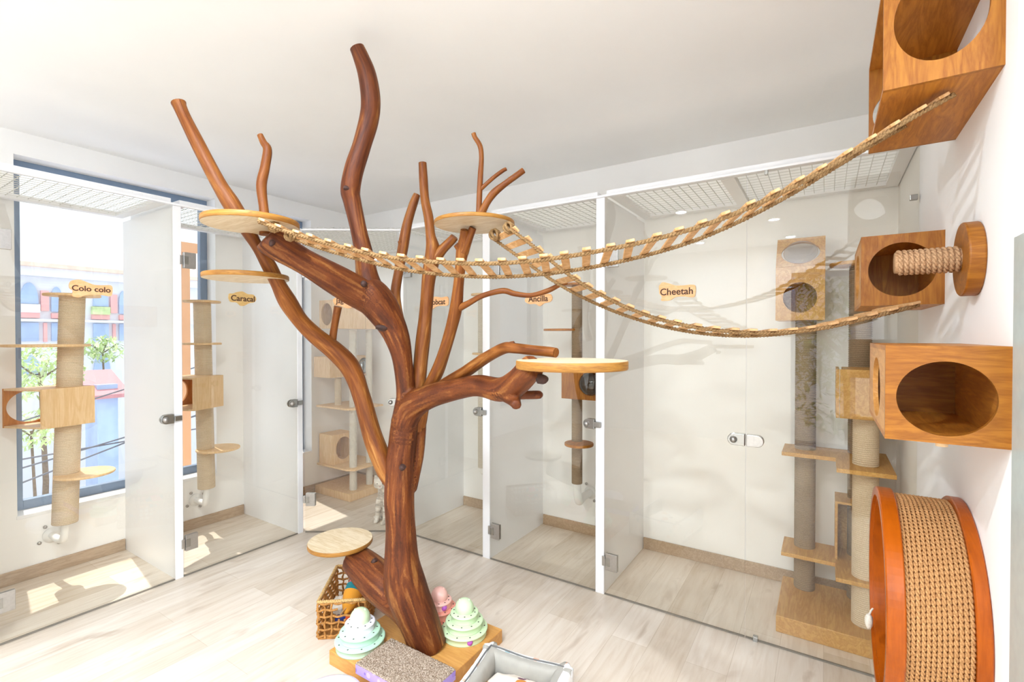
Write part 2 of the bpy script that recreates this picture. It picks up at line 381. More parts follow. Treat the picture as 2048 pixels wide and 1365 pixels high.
struct('wall_left', wall_x(XW-TH, XW, YF, YB+.15, [(-2.0, -.8, .425, 2.77), W1, W2]), M['wall'])
struct('wall_back', MB().box(XW, XE, YB, YB+.15, 0, ZC), M['wall'])
struct('wall_right', MB().box(XR, XE, 1.495, YB, 0, ZC), M['wall'])
struct('wall_entrance', wall_x(XE, XE+.15, YF, 1.495, [(-2.1, 1.2, .02, 2.7)]), M['wall'])
def wall_y(y0, y1, x0, x1, holes):
    mb = MB(); x = x0
    for a, b, z0, z1 in holes:
        mb.box(x, a, y0, y1, 0, ZC)
        if z0 > 0: mb.box(a, b, y0, y1, 0, z0)
        mb.box(a, b, y0, y1, z1, ZC); x = b
    mb.box(x, x1, y0, y1, 0, ZC); return mb
struct('wall_front', wall_y(YF-.18, YF, XW, XE, [(-.42, .34, 0.02, 2.5)]), M['wall'])
def window(idx, axis, pl, a, b, z0, z1, fw=.055, dep=.05, mull=()):
    """aluminium frame with one pane; axis 'x' = window in a wall of constant X"""
    mb = MB()
    def bx(u0, u1, w0, w1, d0=-dep/2, d1=dep/2):
        return mb.box(pl+d0, pl+d1, u0, u1, w0, w1) if axis == 'x' else mb.box(u0, u1, pl+d0, pl+d1, w0, w1)
    bx(a, a+fw, z0, z1); bx(b-fw, b, z0, z1); bx(a+fw, b-fw, z0, z0+fw*1.2); bx(a+fw, b-fw, z1-fw*1.3, z1)
    for m in mull: bx(m-fw/2, m+fw/2, z0+fw*1.2, z1-fw*1.3)
    o = struct('window_%d' % idx, mb, M['frame'], .004)
    g = MB(); 
    if axis == 'x': g.box(pl-.004, pl+.004, a+fw-.005, b-fw+.005, z0+fw*1.2-.005, z1-fw*1.3+.005)
    else: g.box(a+fw-.005, b-fw+.005, pl-.004, pl+.004, z0+fw*1.2-.005, z1-fw*1.3+.005)
    obj('pane', g, M['glassw'], o); return o
window(1, 'x', XW-.165, *W1)
window(2, 'x', XW-.165, *W2)
window(3, 'x', XW-.165, -2.0, -.8, .425, 2.77)  # unseen window of the row, width set by the light it lets in
window(4, 'x', XE+.075, -2.1, 1.2, .02, 2.7, mull=(-1.0, .1))  # glazing added to the unseen side wall for more sky light
window(5, 'y', YF-.1, -.42, .34, .02, 2.5)
struct('trim_1', MB().box(XW-.14, XW+.004, W1[0]-.004, W1[1]+.004, W1[2]-.02, W1[2]+.004), M['white'], .003)
struct('trim_2', MB().box(XW-.14, XW+.004, W2[0]-.004, W2[1]+.004, W2[2]-.02, W2[2]+.004), M['white'], .003)
struct('baseboard_left', MB().box(XW, XW+.014, .61, 1.442, 0, .085).box(XW, XW+.014, 1.488, 2.318, 0, .085).box(XW, XW+.014, 2.362, YB, 0, .085), M['skirt'], .003)
struct('baseboard_back', MB().box(XW+.014, -2.912, YB-.014, YB, 0, .085).box(-2.866, -2.072, YB-.014, YB, 0, .085).box(-2.004, -1.197, YB-.014, YB, 0, .085).box(-1.141, XR, YB-.014, YB, 0, .085), M['skirt'], .003)
# ------------------------------------------------------------------ stall partitions (white panels with an edge post)
def partition(label, axis, p0, p1, q0, q1, face):
    """axis 'x': runs along X between q0 (wall) and q1 (front post), thickness p0..p1 in Y"""
    t = T('partition_panel', label, 'partition', ((q0+q1)/2, (p0+p1)/2, 0) if axis == 'x' else ((p0+p1)/2, (q0+q1)/2, 0), 'white stall partitions')
    s = 1 if q1 > q0 else -1; e = .004
    a, b = sorted((q0, q1-s*.03)); c, d = sorted((q1-s*.03, q1+s*.006))
    if axis == 'x':
        obj('panel', MB().box(a, b, p0+e, p1-e, .0, ZG), M['white'], t); obj('edge_post', MB().box(c, d, p0, p1, 0, ZG+.004), M['post'], t, bevel=.002)
    else:
        obj('panel', MB().box(p0+e, p1-e, a, b, 0, ZG), M['white'], t); obj('edge_post', MB().box(p0, p1, c, d, 0, ZG+.004), M['post'], t, bevel=.002)
partition('white partition panel at the far left edge of the first window stall', 'x', .575, .61, XW, XL, 1)
partition('white partition panel between the Colo colo stall and the Caracal stall', 'x', 1.442, 1.488, XW, XL, 1)
partition('white partition panel between the Caracal stall and the corner stall', 'x', 2.318, 2.362, XW, XL, 1)
partition('white partition panel between the corner stall and the Bobcat stall', 'y', -2.912, -2.866, YB, YG, 1)
partition('white partition panel between the Bobcat stall and the Ancilla stall', 'y', -2.070, -2.008, YB, YG, 1)
partition('white partition panel between the Ancilla stall and the Cheetah stall', 'y', -1.197, -1.141, YB, YG, 1)
# ------------------------------------------------------------------ rails and wire mesh lids
DA = Vector((XL, 2.352, 0)); DB = Vector((-2.898, YG, 0)); DD = (DB-DA).normalized(); DN = Vector((DD.y, -DD.x, 0))   # diagonal corner front
def rail(label, a, b, w=.03, h=.014):
    a, b = Vector(a), Vector(b); d = b-a; n = Vector((d.y, -d.x, 0)).normalized()
    o = obj('top_rail', MB().obox((a+b)/2+Vector((0, 0, ZG+.005+h/2)), d/2, n*w/2, (0, 0, h/2)), M['post'], None, label, .003, (a+b)/2, 'rail', 'stall top rails')
rail('white top rail along the window side stall fronts', (XL, .3, 0), (XL, 2.362, 0))
rail('white top rail across the diagonal corner stall front', DA+DD*.02, DB-DD*.0)
rail('white top rail along the stall fronts by the back wall', (-2.89, YG, 0), (XR, YG, 0))
def lid(label, x0, x1, y0, y1, divs=(), poly=None, axis='x', sp=(.05, .05)):
    t = T('mesh_lid', label, 'mesh lid', ((x0+x1)/2, (y0+y1)/2, ZG), 'wire mesh stall lids'); z = ZG+.022; fw = .06
    fr = MB(); inside = (lambda x, y: True) if poly is None else poly
    if poly is None:
        fr.box(x0, x1, y0, y0+fw, z, z+.03).box(x0, x1, y1-fw, y1, z, z+.03).box(x0, x0+fw, y0+fw, y1-fw, z, z+.03).box(x1-fw, x1, y0+fw, y1-fw, z, z+.03)
        for d in divs: fr.box(d-.035, d+.035, y0+fw, y1-fw, z-.004, z+.03)
    else:
        fr.box(x0, x1, y1-fw, y1, z, z+.03).box(x0, x0+fw, y0, y1-fw, z, z+.03)
    obj('lid_frame', fr, M['post'], t)
    w = MB(); r = .0016
    nx, ny = (sp if axis == 'y' else (sp[1], sp[0]))
    k = int((x1-x0)/nx)
    for i in range(1, k):
        x = x0+i*(x1-x0)/k; ya, yb = y0, y1
        if poly is not None:
            ya = poly(x)
            if ya >= yb: continue
        w.obox((x, (ya+yb)/2, z+.012), (r, 0, 0), (0, (yb-ya)/2, 0), (0, 0, r))
    k = int((y1-y0)/ny)
    for i in range(1, k):
        y = y0+i*(y1-y0)/k; xa, xb = x0, x1
        if poly is not None:
            while xb > xa and poly(xb) > y: xb -= .01
        w.obox(((xa+xb)/2, y, z+.015), ((xb-xa)/2, 0, 0), (0, r, 0), (0, 0, r))
    m = obj('wire_mesh', w, M['wire'], t, weld=False)
lid('white wire mesh lid over the Colo colo stall', XW+.01, XL-.02, .612, 1.44, axis='x')
lid('white wire mesh lid over the Caracal stall', XW+.01, XL-.02, 1.49, 2.316, axis='x')
lid('white wire mesh lid over the corner stall', XW+.01, -2.914, 2.364, YB-.01, poly=lambda x: 2.37 if x < XL else 2.37+(x-XL)*(YG-2.352)/(-2.898-XL))
lid('white wire mesh lid over the Bobcat stall', -2.864, -2.072, YG+.02, YB-.01, axis='y')
lid('white wire mesh lid over the Ancilla stall', -2.006, -1.199, YG+.02, YB-.01, axis='y')
lid('wide white wire mesh lid over the Cheetah stall, with a centre bar', -1.139, XR-.005, YG+.02, YB-.01, divs=(-.46,), axis='y')
# ------------------------------------------------------------------ glass fronts
def plate(mb, c, u, n, w, h, t, mi=0): mb.obox(c, u*w/2, n*t/2, Vector((0, 0, h/2)), mi)
def capsule(mb, c, u, n, w, h, t, left=True, right=True, mi=0):
    pts = []; r = h/2; c = Vector(c); z = Vector((0, 0, 1))
    x0, x1 = -w/2+(r if left else 0), w/2-(r if right else 0)
    if right: pts += [c+u*(x1+r*math.cos(a))+z*(r*math.sin(a)) for a in [(-.5+k/10)*PI for k in range(11)]]
    else: pts += [c+u*x1-z*r, c+u*x1+z*r]
    if left: pts += [c+u*(x0-r*math.cos(a))+z*(r*math.sin(a)) for a in [(.5-k/10)*PI for k in range(11)]]
    else: pts += [c+u*x0+z*r, c+u*x0-z*r]
    mb.prism([p-n*t/2 for p in pts], n*t, mi)
def door(label, a, b, n, hz=(0.21, 2.12), hinge='a', lock=True, lockz=1.05, name='glass_door', lock_w=.075, clip=True, keep=True, lockside=None):
    a, b, n = Vector(a), Vector(b), Vector(n).normalized(); u = (b-a).normalized()
    t = T(name, label, 'glass door' if name == 'glass_door' else 'glass screen', (a+b)/2, 'glass stall fronts')
    w = (b-a).length; c = (a+b)/2
    obj('glass_pane', MB().obox(c+Vector((0, 0, (ZG+.012)/2)), u*w/2, n*.005, Vector((0, 0, (ZG-.012)/2))), M['glass'], t)
    obj('bottom_seal', MB().obox(c+Vector((0, 0, .0055)), u*w/2, n*.005, Vector((0, 0, .0035))), M['seal'], t)
    if hinge:
        e, s = (a, 1) if hinge == 'a' else (b, -1)
        for z in hz:
            h = MB(); q = e+u*s*.045+Vector((0, 0, z))
            for side in (1, -1): plate(h, q+n*side*.009, u, n, .075, .105, .008)
            plate(h, e-u*s*.006+Vector((0, 0, z)), u, n, .02, .06, .022)
            ho = obj('hinge', h, M['steel'], t, bevel=.002)
            obj('hinge_knuckle', MB().obox(e+u*s*.022+n*.0138+Vector((0, 0, z)), u*.014, n*.0012, Vector((0, 0, .026))), M['chrome'], ho, bevel=.001)
    if lock:
        e, s = (b, -1) if hinge == 'a' else (a, 1)
        k = MB(); q = e+u*s*(lock_w/2+.002)+Vector((0, 0, lockz))
        for side in (1, -1): capsule(k, q+n*side*.011, u, n, lock_w, .062, .012, left=(s < 0), right=(s > 0))
        lo = obj('lock', k, M['chrome'], t, bevel=.003)
        obj('lock_cylinder', MB().lathe(q+n*.017-u*s*-.012, n, [(.0001, 0), (.018, 0), (.018, .006), (.012, .010), (.012, .016), (0.0001, .016)], 20), M['steel'], lo)
        if keep:
            kk = MB(); plate(kk, e-u*s*.02+n*.016+Vector((0, 0, lockz)), u, n, .045, .034, .014); obj('lock_keeper', kk, M['chrome'], t, bevel=.003)
    return t
FLX = Vector((1, 0, 0)); FLY = Vector((0, -1, 0))
door('glass door carrying the Colo colo sign', (XL, .614, 0), (XL, 1.438, 0), FLX, (.22, 2.10), lockz=1.06)
door('glass door carrying the Caracal sign', (XL, 1.492, 0), (XL, 2.314, 0), FLX, (.22, 2.10), lockz=1.06)
door('diagonal glass door carrying the corner stall sign', DA+DD*.03, DB-DD*.03, DN, (.27, 2.10), lockz=1.06)
door('glass door carrying the Bobcat sign', (-2.862, YG, 0), (-2.074, YG, 0), FLY, (.21, 2.12), lockz=1.05)
door('glass door carrying the Ancilla sign', (-2.004, YG, 0), (-1.201, YG, 0), FLY, (.21, 2.08), lockz=1.05)
XJ = aY(1492, 880, YG).x
door('wide glass door carrying the Cheetah sign', (-1.137, YG, 0), (XJ-.002, YG, 0), FLY, (.21, 2.07), lockz=1.05, keep=False, lock_w=.085)
t = door('fixed glass panel beside the Cheetah door, against the right wall', (XJ+.002, YG, 0), (XR-.003, YG, 0), FLY, hinge=None, lock=False, name='fixed_glass_screen')
k = MB(); q = Vector((XJ+.044, YG, 1.05))
for s in (1, -1): capsule(k, q+FLY*s*.011, FLX, FLY, .082, .062, .012, left=False, right=True)
obj('lock_keeper', k, M['steel'], t, bevel=.003)
def clip_at(p, sx, sz): obj('glass_clip', MB().obox(p, (sx, 0, 0), (0, .012, 0), (0, 0, sz)), M['chrome'], t, bevel=.002)
clip_at(aY(1511, 1279, YG), .012, .016); clip_at(aY(1832, 395, YG)-Vector((.008, 0, 0)), .014, .012); clip_at(aY(1533, 345, YG), .008, .014)
# ------------------------------------------------------------------ name signs on the glass
def text_mb(txt, o, u, v, n, width, mb, thick=.0015):
    cu = bpy.data.curves.new('t', 'FONT'); cu.body = txt; cu.size = 1; cu.extrude = .5; cu.resolution_u = 4; cu.align_x = 'CENTER'; cu.align_y = 'CENTER'
    cu.offset = .012
    ob = bpy.data.objects.new('t', cu); COL.objects.link(ob); dg = bpy.context.evaluated_depsgraph_get(); ev = ob.evaluated_get(dg); me = ev.to_mesh()
    xs = [p.co.x for p in me.vertices]; ys = [p.co.y for p in me.vertices]; sc = width/(max(xs)-min(xs)); cx = (max(xs)+min(xs))/2; cy = (max(ys)+min(ys))/2
    mb.add([o+u*(p.co.x-cx)*sc+v*(p.co.y-cy)*sc+n*p.co.z*thick*2 for p in me.vertices], [list(p.vertices) for p in me.polygons])
    ev.to_mesh_clear(); bpy.data.objects.remove(ob); bpy.data.curves.remove(cu)
def sign(txt, outline, mp, n, tx, tw, mat, label):
    """outline in photo pixels; mp maps a pixel onto the glass plane"""
    n = Vector(n).normalized(); pts = [p[:2] for p in crom(outline+[outline[0]], 6)[:-1]]
    P = [mp(x, y)+n*.006 for x, y in pts]; c = sum(P, Vector())/len(P)
    t = T('name_sign', label, 'sign', c, 'wooden name signs on the glass')
    obj('board', MB().prism(P, n*.008), mat, t)
    u = Vector((-n.y, n.x, 0)); z = Vector((0, 0, 1)); mb = MB()
    a, b = mp(tx[0], tx[1]), mp(tx[2], tx[1]); text_mb(txt, (a+b)/2+n*.0145, u, z, n, (b-a).length, mb)
    obj('lettering', mb, M['ink'], t)
def S(pts, ox, oy, sc): return [(ox+x/sc, oy+y/sc) for x, y in pts]
mx = lambda x, y: aX(x, y, XL+.005); my = lambda x, y: aY(x, y, YG-.005); md = lambda x, y: aP(x, y, DA+DN*.005, DN)
sign('Cheetah', S([(577, 1000), (600, 975), (640, 980), (690, 995), (740, 995), (800, 990), (825, 1000), (825, 1050), (810, 1075), (740, 1070), (690, 1075), (655, 1095), (620, 1100), (593, 1098), (595, 1070), (580, 1050)], 1150, 280, 3.412), my, FLY, (1322, 583.5, 1387), 0, M['sign'], 'bone shaped wooden sign reading Cheetah')
sign('Colo colo', S([(465, 925), (475, 900), (505, 888), (545, 888), (590, 905), (640, 922), (700, 925), (745, 925), (762, 940), (760, 985), (745, 1000), (690, 993), (640, 990), (590, 990), (545, 1005), (520, 1008), (485, 995), (492, 965), (470, 945)], 0, 300, 3.412), mx, FLX, (142, 578.5, 219), 0, M['sign'], 'wooden speech bubble sign reading Colo colo')
sign('Caracal', S([(530, 740), (535, 710), (560, 708), (590, 698), (625, 695), (660, 712), (700, 718), (718, 745), (705, 768), (670, 775), (635, 792), (610, 790), (585, 770), (545, 765)], 300, 380, 3.412), mx, FLX, (460, 597.5, 507), 0, M['signg'], 'yellowish wooden sign reading Caracal')
sign('Bobcat', S([(203, 760), (210, 735), (250, 730), (290, 735), (330, 730), (338, 760), (330, 790), (280, 792), (250, 800), (228, 815), (222, 795), (205, 785)], 800, 380, 3.412), my, FLY, (861.5, 604.5, 893), 0, M['sign'], 'small wooden speech bubble sign reading Bobcat')
sign('Ancilla', S([(860, 745), (890, 722), (940, 722), (985, 715), (1030, 712), (1045, 740), (1030, 765), (990, 775), (960, 795), (930, 780), (890, 780), (862, 765)], 800, 380, 3.412), my, FLY, (1059, 598, 1098), 0, M['sign'], 'wooden cloud shaped sign reading Ancilla')
sign('Jaguar', [(667, 603), (670, 597), (690, 594), (708, 596), (717, 603), (712, 611), (700, 617), (690, 616), (682, 612), (672, 611)], md, DN, (672.5, 604, 706), 0, M['sign'], 'pale wooden sign on the corner stall door, half hidden by a branch')
# ------------------------------------------------------------------ the climbing tree
def limb(mb, pts, per=7, n=20, amp=.07, caps=True):
    """pts: (px, py, depth, radius px)"""
    q = crom(pts, per); ps = [aD(x, y, d) for x, y, d, r in q]; rs = [max(.004, r*d/FPX) for x, y, d, r in q]
    def bump(a, L_, p): return 1+amp*(noise.noise(p*7.0)*1.3+.45*noise.noise(Vector((math.cos(a)*2.2, math.sin(a)*2.2, L_*3.0))))
    mb.tube(ps, rs, n, caps, bump=bump); return mb
BASEZ = .07
tree = T('cat_tree', 'tall branching cat climbing tree of peeled brown wood with round perches, on a plywood base', 'cat tree', (-1.71, 1.77, 0))
PX0, PX1, PY0, PY1 = -2.018, -1.405, 1.474, 2.073
obj('base', MB().box(PX0, PX1, PY0, PY1, 0, BASEZ), M['base'], tree, bevel=.004)
tk = MB()
limb(tk, [(858, 1296, 2.385, 36), (845, 1262, 2.38, 38), (826, 1215, 2.37, 41), (808, 1160, 2.36, 40), (802, 1105, 2.35, 33), (800, 1040, 2.34, 29), (798, 980, 2.335, 29), (801, 920, 2.33, 29), (808, 860, 2.32, 27), (812, 800, 2.30, 20)], n=28)
limb(tk, [(850, 1288, 2.38, 26), (815, 1225, 2.38, 30), (775, 1180, 2.42, 37), (738, 1144, 2.52, 34), (708, 1118, 2.60, 28)], n=24)
limb(tk, [(802, 880, 2.31, 24), (812, 800, 2.30, 19), (806, 730, 2.28, 19), (792, 672, 2.25, 25), (766, 622, 2.22, 34), (742, 590, 2.19, 36), (728, 572, 2.18, 30)], n=24)
limb(tk, [(812, 975, 2.36, 22), (832, 915, 2.375, 16), (838, 860, 2.38, 14), (836, 800, 2.38, 14)], n=16)
limb(tk, [(745, 598, 2.20, 34), (700, 575, 2.13, 31), (645, 544, 2.03, 28), (590, 512, 1.95, 27), (545, 484, 1.89, 30), (532, 474, 1.875, 26)], n=24)
TALL = [(750, 604, 2.20, 30), (736, 560, 2.19, 24), (728, 510, 2.17, 18), (716, 455, 2.15, 16), (705, 405, 2.14, 17.5), (701, 380, 2.13, 19), (708, 340, 2.12, 18.5), (724, 290, 2.11, 18), (738, 240, 2.10, 19), (741, 200, 2.08, 19), (734, 150, 2.06, 17.5), (722, 115, 2.05, 15.5), (714, 96, 2.045, 14.5)]
limb(tk, [(806, 850, 2.31, 25), (826, 812, 2.28, 27), (868, 790, 2.16, 24), (920, 778, 2.02, 21.5), (960, 772, 1.90, 22), (1002, 779, 1.78, 24), (1032, 766, 1.66, 27), (1056, 742, 1.56, 27), (1066, 733, 1.53, 26)], n=24)
limb(tk, [(1008, 780, 1.76, 22), (1022, 793, 1.70, 17), (1030, 805, 1.64, 12), (1033, 811, 1.60, 10.5)], n=14)
limb(tk, [(1015, 790, 1.74, 13), (1040, 791, 1.72, 9), (1075, 790, 1.71, 9), (1079, 790, 1.71, 8.5)], n=14)
trunk = obj('trunk', remesh(tk, .0065, 3), M['tree'], tree)
def branch(*chains, amp=.06, n=16, mat='tree2'):
    mb = MB()
    for c in chains: limb(mb, c, n=n, amp=amp)
    return obj('branch', mb, M[mat], tree)
branch(TALL, n=24, mat='tree')
# long thin limb behind the left perches
branch([(790, 972, 2.34, 17), (770, 935, 2.35, 20), (745, 872, 2.36, 19), (725, 800, 2.36, 17), (704, 742, 2.35, 19), (672, 704, 2.32, 19), (632, 672, 2.27, 17), (600, 640, 2.22, 16), (576, 604, 2.16, 17), (555, 565, 2.10, 14), (537, 530, 2.06, 14), (515, 494, 2.03, 11), (490, 452, 2.0, 15), (462, 408, 1.98, 17), (440, 372, 1.97, 14.5), (415, 325, 1.96, 13.5), (392, 280, 1.95, 13), (370, 236, 1.95, 12), (360, 214, 1.945, 12.5), (357, 206, 1.945, 14)])
branch([(532, 470, 1.97, 12), (528, 420, 1.97, 9), (523, 372, 1.97, 9.5), (530, 335, 1.97, 8.5), (535, 300, 1.97, 8), (527, 285, 1.97, 6.5), (520, 270, 1.97, 5.5)], [(534, 300, 1.97, 5), (539, 294, 1.965, 2.5)])
branch([(664, 710, 2.33, 8), (664, 690, 2.32, 8), (668, 660, 2.30, 7.5), (672, 636, 2.28, 7.5), (676, 614, 2.27, 8)])
branch([(806, 690, 2.36, 12), (797, 640, 2.38, 11), (791, 590, 2.38, 10), (797, 545, 2.38, 9), (805, 500, 2.38, 10.5), (814, 450, 2.38, 9.5), (826, 410, 2.38, 8.5), (834, 389, 2.38, 6.5)], [(803, 490, 2.37, 6), (799, 482, 2.36, 4)])
branch([(832, 860, 2.36, 14), (834, 800, 2.33, 15), (840, 740, 2.33, 14), (846, 680, 2.33, 14), (852, 620, 2.33, 13), (857, 560, 2.32, 13.5), (866, 505, 2.31, 15), (861, 470, 2.31, 10), (857, 435, 2.31, 9.5), (850, 400, 2.31, 8.5), (847, 360, 2.31, 8.5), (845, 326, 2.31, 8)], [(868, 520, 2.31, 13), (884, 500, 2.30, 10), (904, 480, 2.29, 8.5), (909, 474, 2.285, 8)])
branch([(838, 850, 2.36, 14), (852, 790, 2.30, 12), (874, 745, 2.27, 13.5), (890, 700, 2.24, 12), (903, 655, 2.21, 12), (912, 615, 2.18, 12.5), (917, 570, 2.15, 11), (921, 530, 2.12, 11), (925, 500, 2.10, 13), (928, 478, 2.08, 10), (929, 460, 2.06, 8)], [(926, 505, 2.10, 12), (936, 480, 2.08, 9), (946, 456, 2.06, 7)], [(922, 500, 2.10, 9), (912, 489, 2.09, 6)])
branch([(914, 618, 2.18, 8), (935, 608, 2.15, 6), (965, 592, 2.12, 5.5), (1005, 582, 2.09, 6), (1030, 588, 2.08, 5.5), (1062, 591, 2.06, 5), (1095, 582, 2.05, 5.5), (1118, 571, 2.04, 4.5), (1135, 566, 2.03, 3)])
branch([(855, 800, 2.31, 14), (885, 772, 2.22, 12), (930, 745, 2.06, 12), (972, 716, 1.92, 11.5), (1008, 697, 1.80, 12), (1030, 697, 1.75, 11), (1065, 701, 1.70, 10.5), (1098, 704, 1.66, 10.5), (1112, 706, 1.64, 10)], [(1008, 697, 1.80, 9), (1020, 690, 1.79, 6.5), (1029, 686, 1.785, 4)])
branch([(960, 450, 2.06, 9), (958, 425, 2.06, 6), (959, 390, 2.06, 5.5), (961, 350, 2.06, 5.5), (963, 315, 2.06, 5), (960, 292, 2.06, 5), (950, 275, 2.06, 4.5), (947, 267, 2.06, 4.5)], [(962, 428, 2.06, 8), (974, 405, 2.05, 7), (988, 386, 2.05, 7.5), (1010, 368, 2.04, 6), (1032, 352, 2.03, 6), (1047, 341, 2.03, 6)], [(960, 380, 2.06, 4), (985, 357, 2.05, 4), (1005, 342, 2.05, 4), (1013, 338, 2.05, 3.5)], n=12)
def knot(pts, lab=None):
    mb = MB(); limb(mb, pts, per=4, n=10, amp=.35); obj('knot', mb, M['knot'], tree, 'dark broken knot stub')
knot([(778, 655, 2.20, 9), (765, 656, 2.18, 9), (752, 654, 2.165, 5)])
knot([(1078, 757, 1.53, 11), (1090, 760, 1.51, 9), (1094, 762, 1.505, 5)])
knot([(806, 934, 2.25, 8), (804, 938, 2.235, 7), (803, 940, 2.23, 3)])
knot([(728, 568, 2.10, 6), (727, 569, 2.09, 5), (727, 570, 2.085, 2)])
knot([(545, 484, 1.84, 7), (543, 488, 1.83, 7), (541, 492, 1.825, 3)])
knot([(697, 378, 2.10, 6), (691, 376, 2.09, 5), (687, 375, 2.085, 3)])
knot([(1020, 694, 1.78, 6), (1026, 690, 1.77, 6), (1030, 687, 1.765, 3)])
knot([(735, 1143, 2.46, 5), (748, 1125, 2.47, 6), (752, 1120, 2.47, 4)])
# perches: bottom face centre from the photo, all level
def perch(px, py, d, r, th=.022, label=None):
    c = aD(px, py, d); mb = MB(); n = 64
    mb.lathe(c, (0, 0, 1), [(0, -th), (r-.002, -th)], n, 0, False)
    mb.lathe(c, (0, 0, 1), [(r-.002, -th), (r, -th+.003), (r, -.003), (r-.002, 0)], n, 1, True)
    mb.lathe(c, (0, 0, 1), [(r-.002, 0), (0, 0)], n, 0, False)
    return obj('perch', mb, [M['perch'], M['perche']], tree, label)
perch(503, 441, 1.86, .170)
perch(493, 550, 2.09, .168, .02)
perch(949, 444, 2.05, .170, .016)
perch(1143, 721, 1.47, .169, .026)
perch(681, 1080, 2.62, .168, .022)
def cutend(p, q, r, d):
    pass
# ------------------------------------------------------------------ rope ladders
def ladder(label, path, S_, E_, width, sidefn, spacing, rr=.0075, knots=None):
    """path: (px, py) of the centre line; plan position lies on the straight line S_ -> E_"""
    S_, E_ = Vector(S_), Vector(E_); D = (E_-S_).xy
    pts = []
    for x, y in path:
        r = ray(x, y); # r.xy*s = S + D*t
        det = r.x*(-D.y)+r.y*D.x; s = (S_.x*(-D.y)+S_.y*D.x)/det; pts.append(CAM+r*s)
    pts = [Vector(p) for p in crom([tuple(p) for p in pts], 12)]
    cum = [0]
    for a, b in zip(pts, pts[1:]): cum.append(cum[-1]+(b-a).length)
    tot = cum[-1]
    def at(s):
        s = min(max(s, 0), tot); i = 0
        while i < len(cum)-2 and cum[i+1] < s: i += 1
        f = (s-cum[i])/max(1e-9, cum[i+1]-cum[i]); p = pts[i].lerp(pts[i+1], f)
        t = (pts[min(i+2, len(pts)-1)]-pts[max(i-1, 0)]).normalized(); return p, t
    t0 = T('rope_ladder', label, 'rope ladder', pts[0], 'slatted rope ladders')
    def side(s, t):
        return sidefn(s/tot).normalized()
    n = int(tot/.006)
    for sg in (1, -1):
        line = []
        for i in range(n+1):
            s = tot*i/n; p, t = at(s); w = side(s, t); up = w.cross(t).normalized(); up = up if up.z > 0 else -up
            line.append((p+w*sg*width/2-up*.009, t, w, up, s))
        mb = MB()
        for ph in (0, PI):
            mb.tube([p+(w*math.cos(s/.022*2*PI+ph)+up*math.sin(s/.022*2*PI+ph))*rr*.52 for p, t, w, up, s in line], rr*.62, 6)
        obj('rope', mb, M['jute'], t0)
    k = int(tot/spacing); me = None; rnd = random.Random(3)
    for i in range(k+1):
        s = tot*.012+(tot*.976)*i/k; p, t = at(s); w = side(s, t); up = w.cross(t).normalized()
        if up.z < 0: up = -up
        if me is None:
            bm = bmesh.new(); bmesh.ops.create_cube(bm, size=1)
            bmesh.ops.scale(bm, vec=(width+.034, .026, .0085), verts=bm.verts); bmesh.ops.bevel(bm, geom=list(bm.edges), offset=.0015, segments=1, affect='EDGES')
            me = bpy.data.meshes.new('slat'); bm.to_mesh(me); bm.free(); me.materials.append(M['slat'])
        o = bpy.data.objects.new('slat', me); COL.objects.link(o); o.parent = t0
        yv = up.cross(w).normalized(); a = rnd.uniform(-.06, .06); w2 = (w*math.cos(a)+yv*math.sin(a)).normalized(); y2 = up.cross(w2)
        q = p-pts[0]+w*rnd.uniform(-.004, .004)
        o.matrix_local = Matrix(((w2.x, y2.x, up.x, q.x), (w2.y, y2.y, up.y, q.y), (w2.z, y2.z, up.z, q.z), (0, 0, 0, 1)))
    for kp in knots or []:
        mb = MB(); c = aD(*kp[:3]); R = kp[3]
        for a in range(3):
            ax = Vector((math.cos(a*1.1), math.sin(a*1.1), .5-a*.4)).normalized(); u, w = frame(ax)
            mb.tube([c+(u*math.cos(2*PI*j/14)+w*math.sin(2*PI*j/14))*R for j in range(14)], rr*.8, 8, closed=True)
        obj('rope_knot', mb, M['jute'], t0)
    return t0
def dirLF(lat, dep, z=0): return (RT*lat+Vector((FW.x, FW.y, 0))*dep+Vector((0, 0, z))).normalized()
def s1(t):
    tilt = .10 if t < .55 else .10*(1-(t-.55)/.45)
    return dirLF(-.14, -1, tilt)
ladder('long slatted rope ladder from the upper left perch across to the highest wall box',
       [(552, 456), (600, 473), (650, 488), (720, 507), (800, 524), (900, 534), (1000, 536), (1100, 528), (1200, 512), (1300, 490), (1400, 460), (1500, 418), (1600, 366), (1700, 306), (1780, 258), (1853, 217)],
       aD(552, 456, 1.78), aZ(1853, 217, 2.232), .19, s1, .066, knots=[(548, 454, 1.80, .018), (580, 472, 1.72, .016)])
def s2(t):
    a = dirLF(.46, -.88, .0); b = dirLF(-.10, -1, .06); k = min(1, max(0, (t-.05)/.4)); return a.lerp(b, k).normalized()
ladder('sagging slatted rope ladder from the middle perch to the wall box with the scratching peg',
       [(1004, 464), (1045, 494), (1095, 532), (1140, 563), (1190, 591), (1250, 618), (1320, 641), (1400, 657), (1480, 664), (1550, 663), (1620, 655), (1700, 637), (1760, 622), (1800, 611)],
       aD(1004, 464, 1.93), aZ(1800, 613.5, 1.700), .17, s2, .062, knots=[(990, 470, 1.97, .021), (1018, 456, 1.87, .020)])
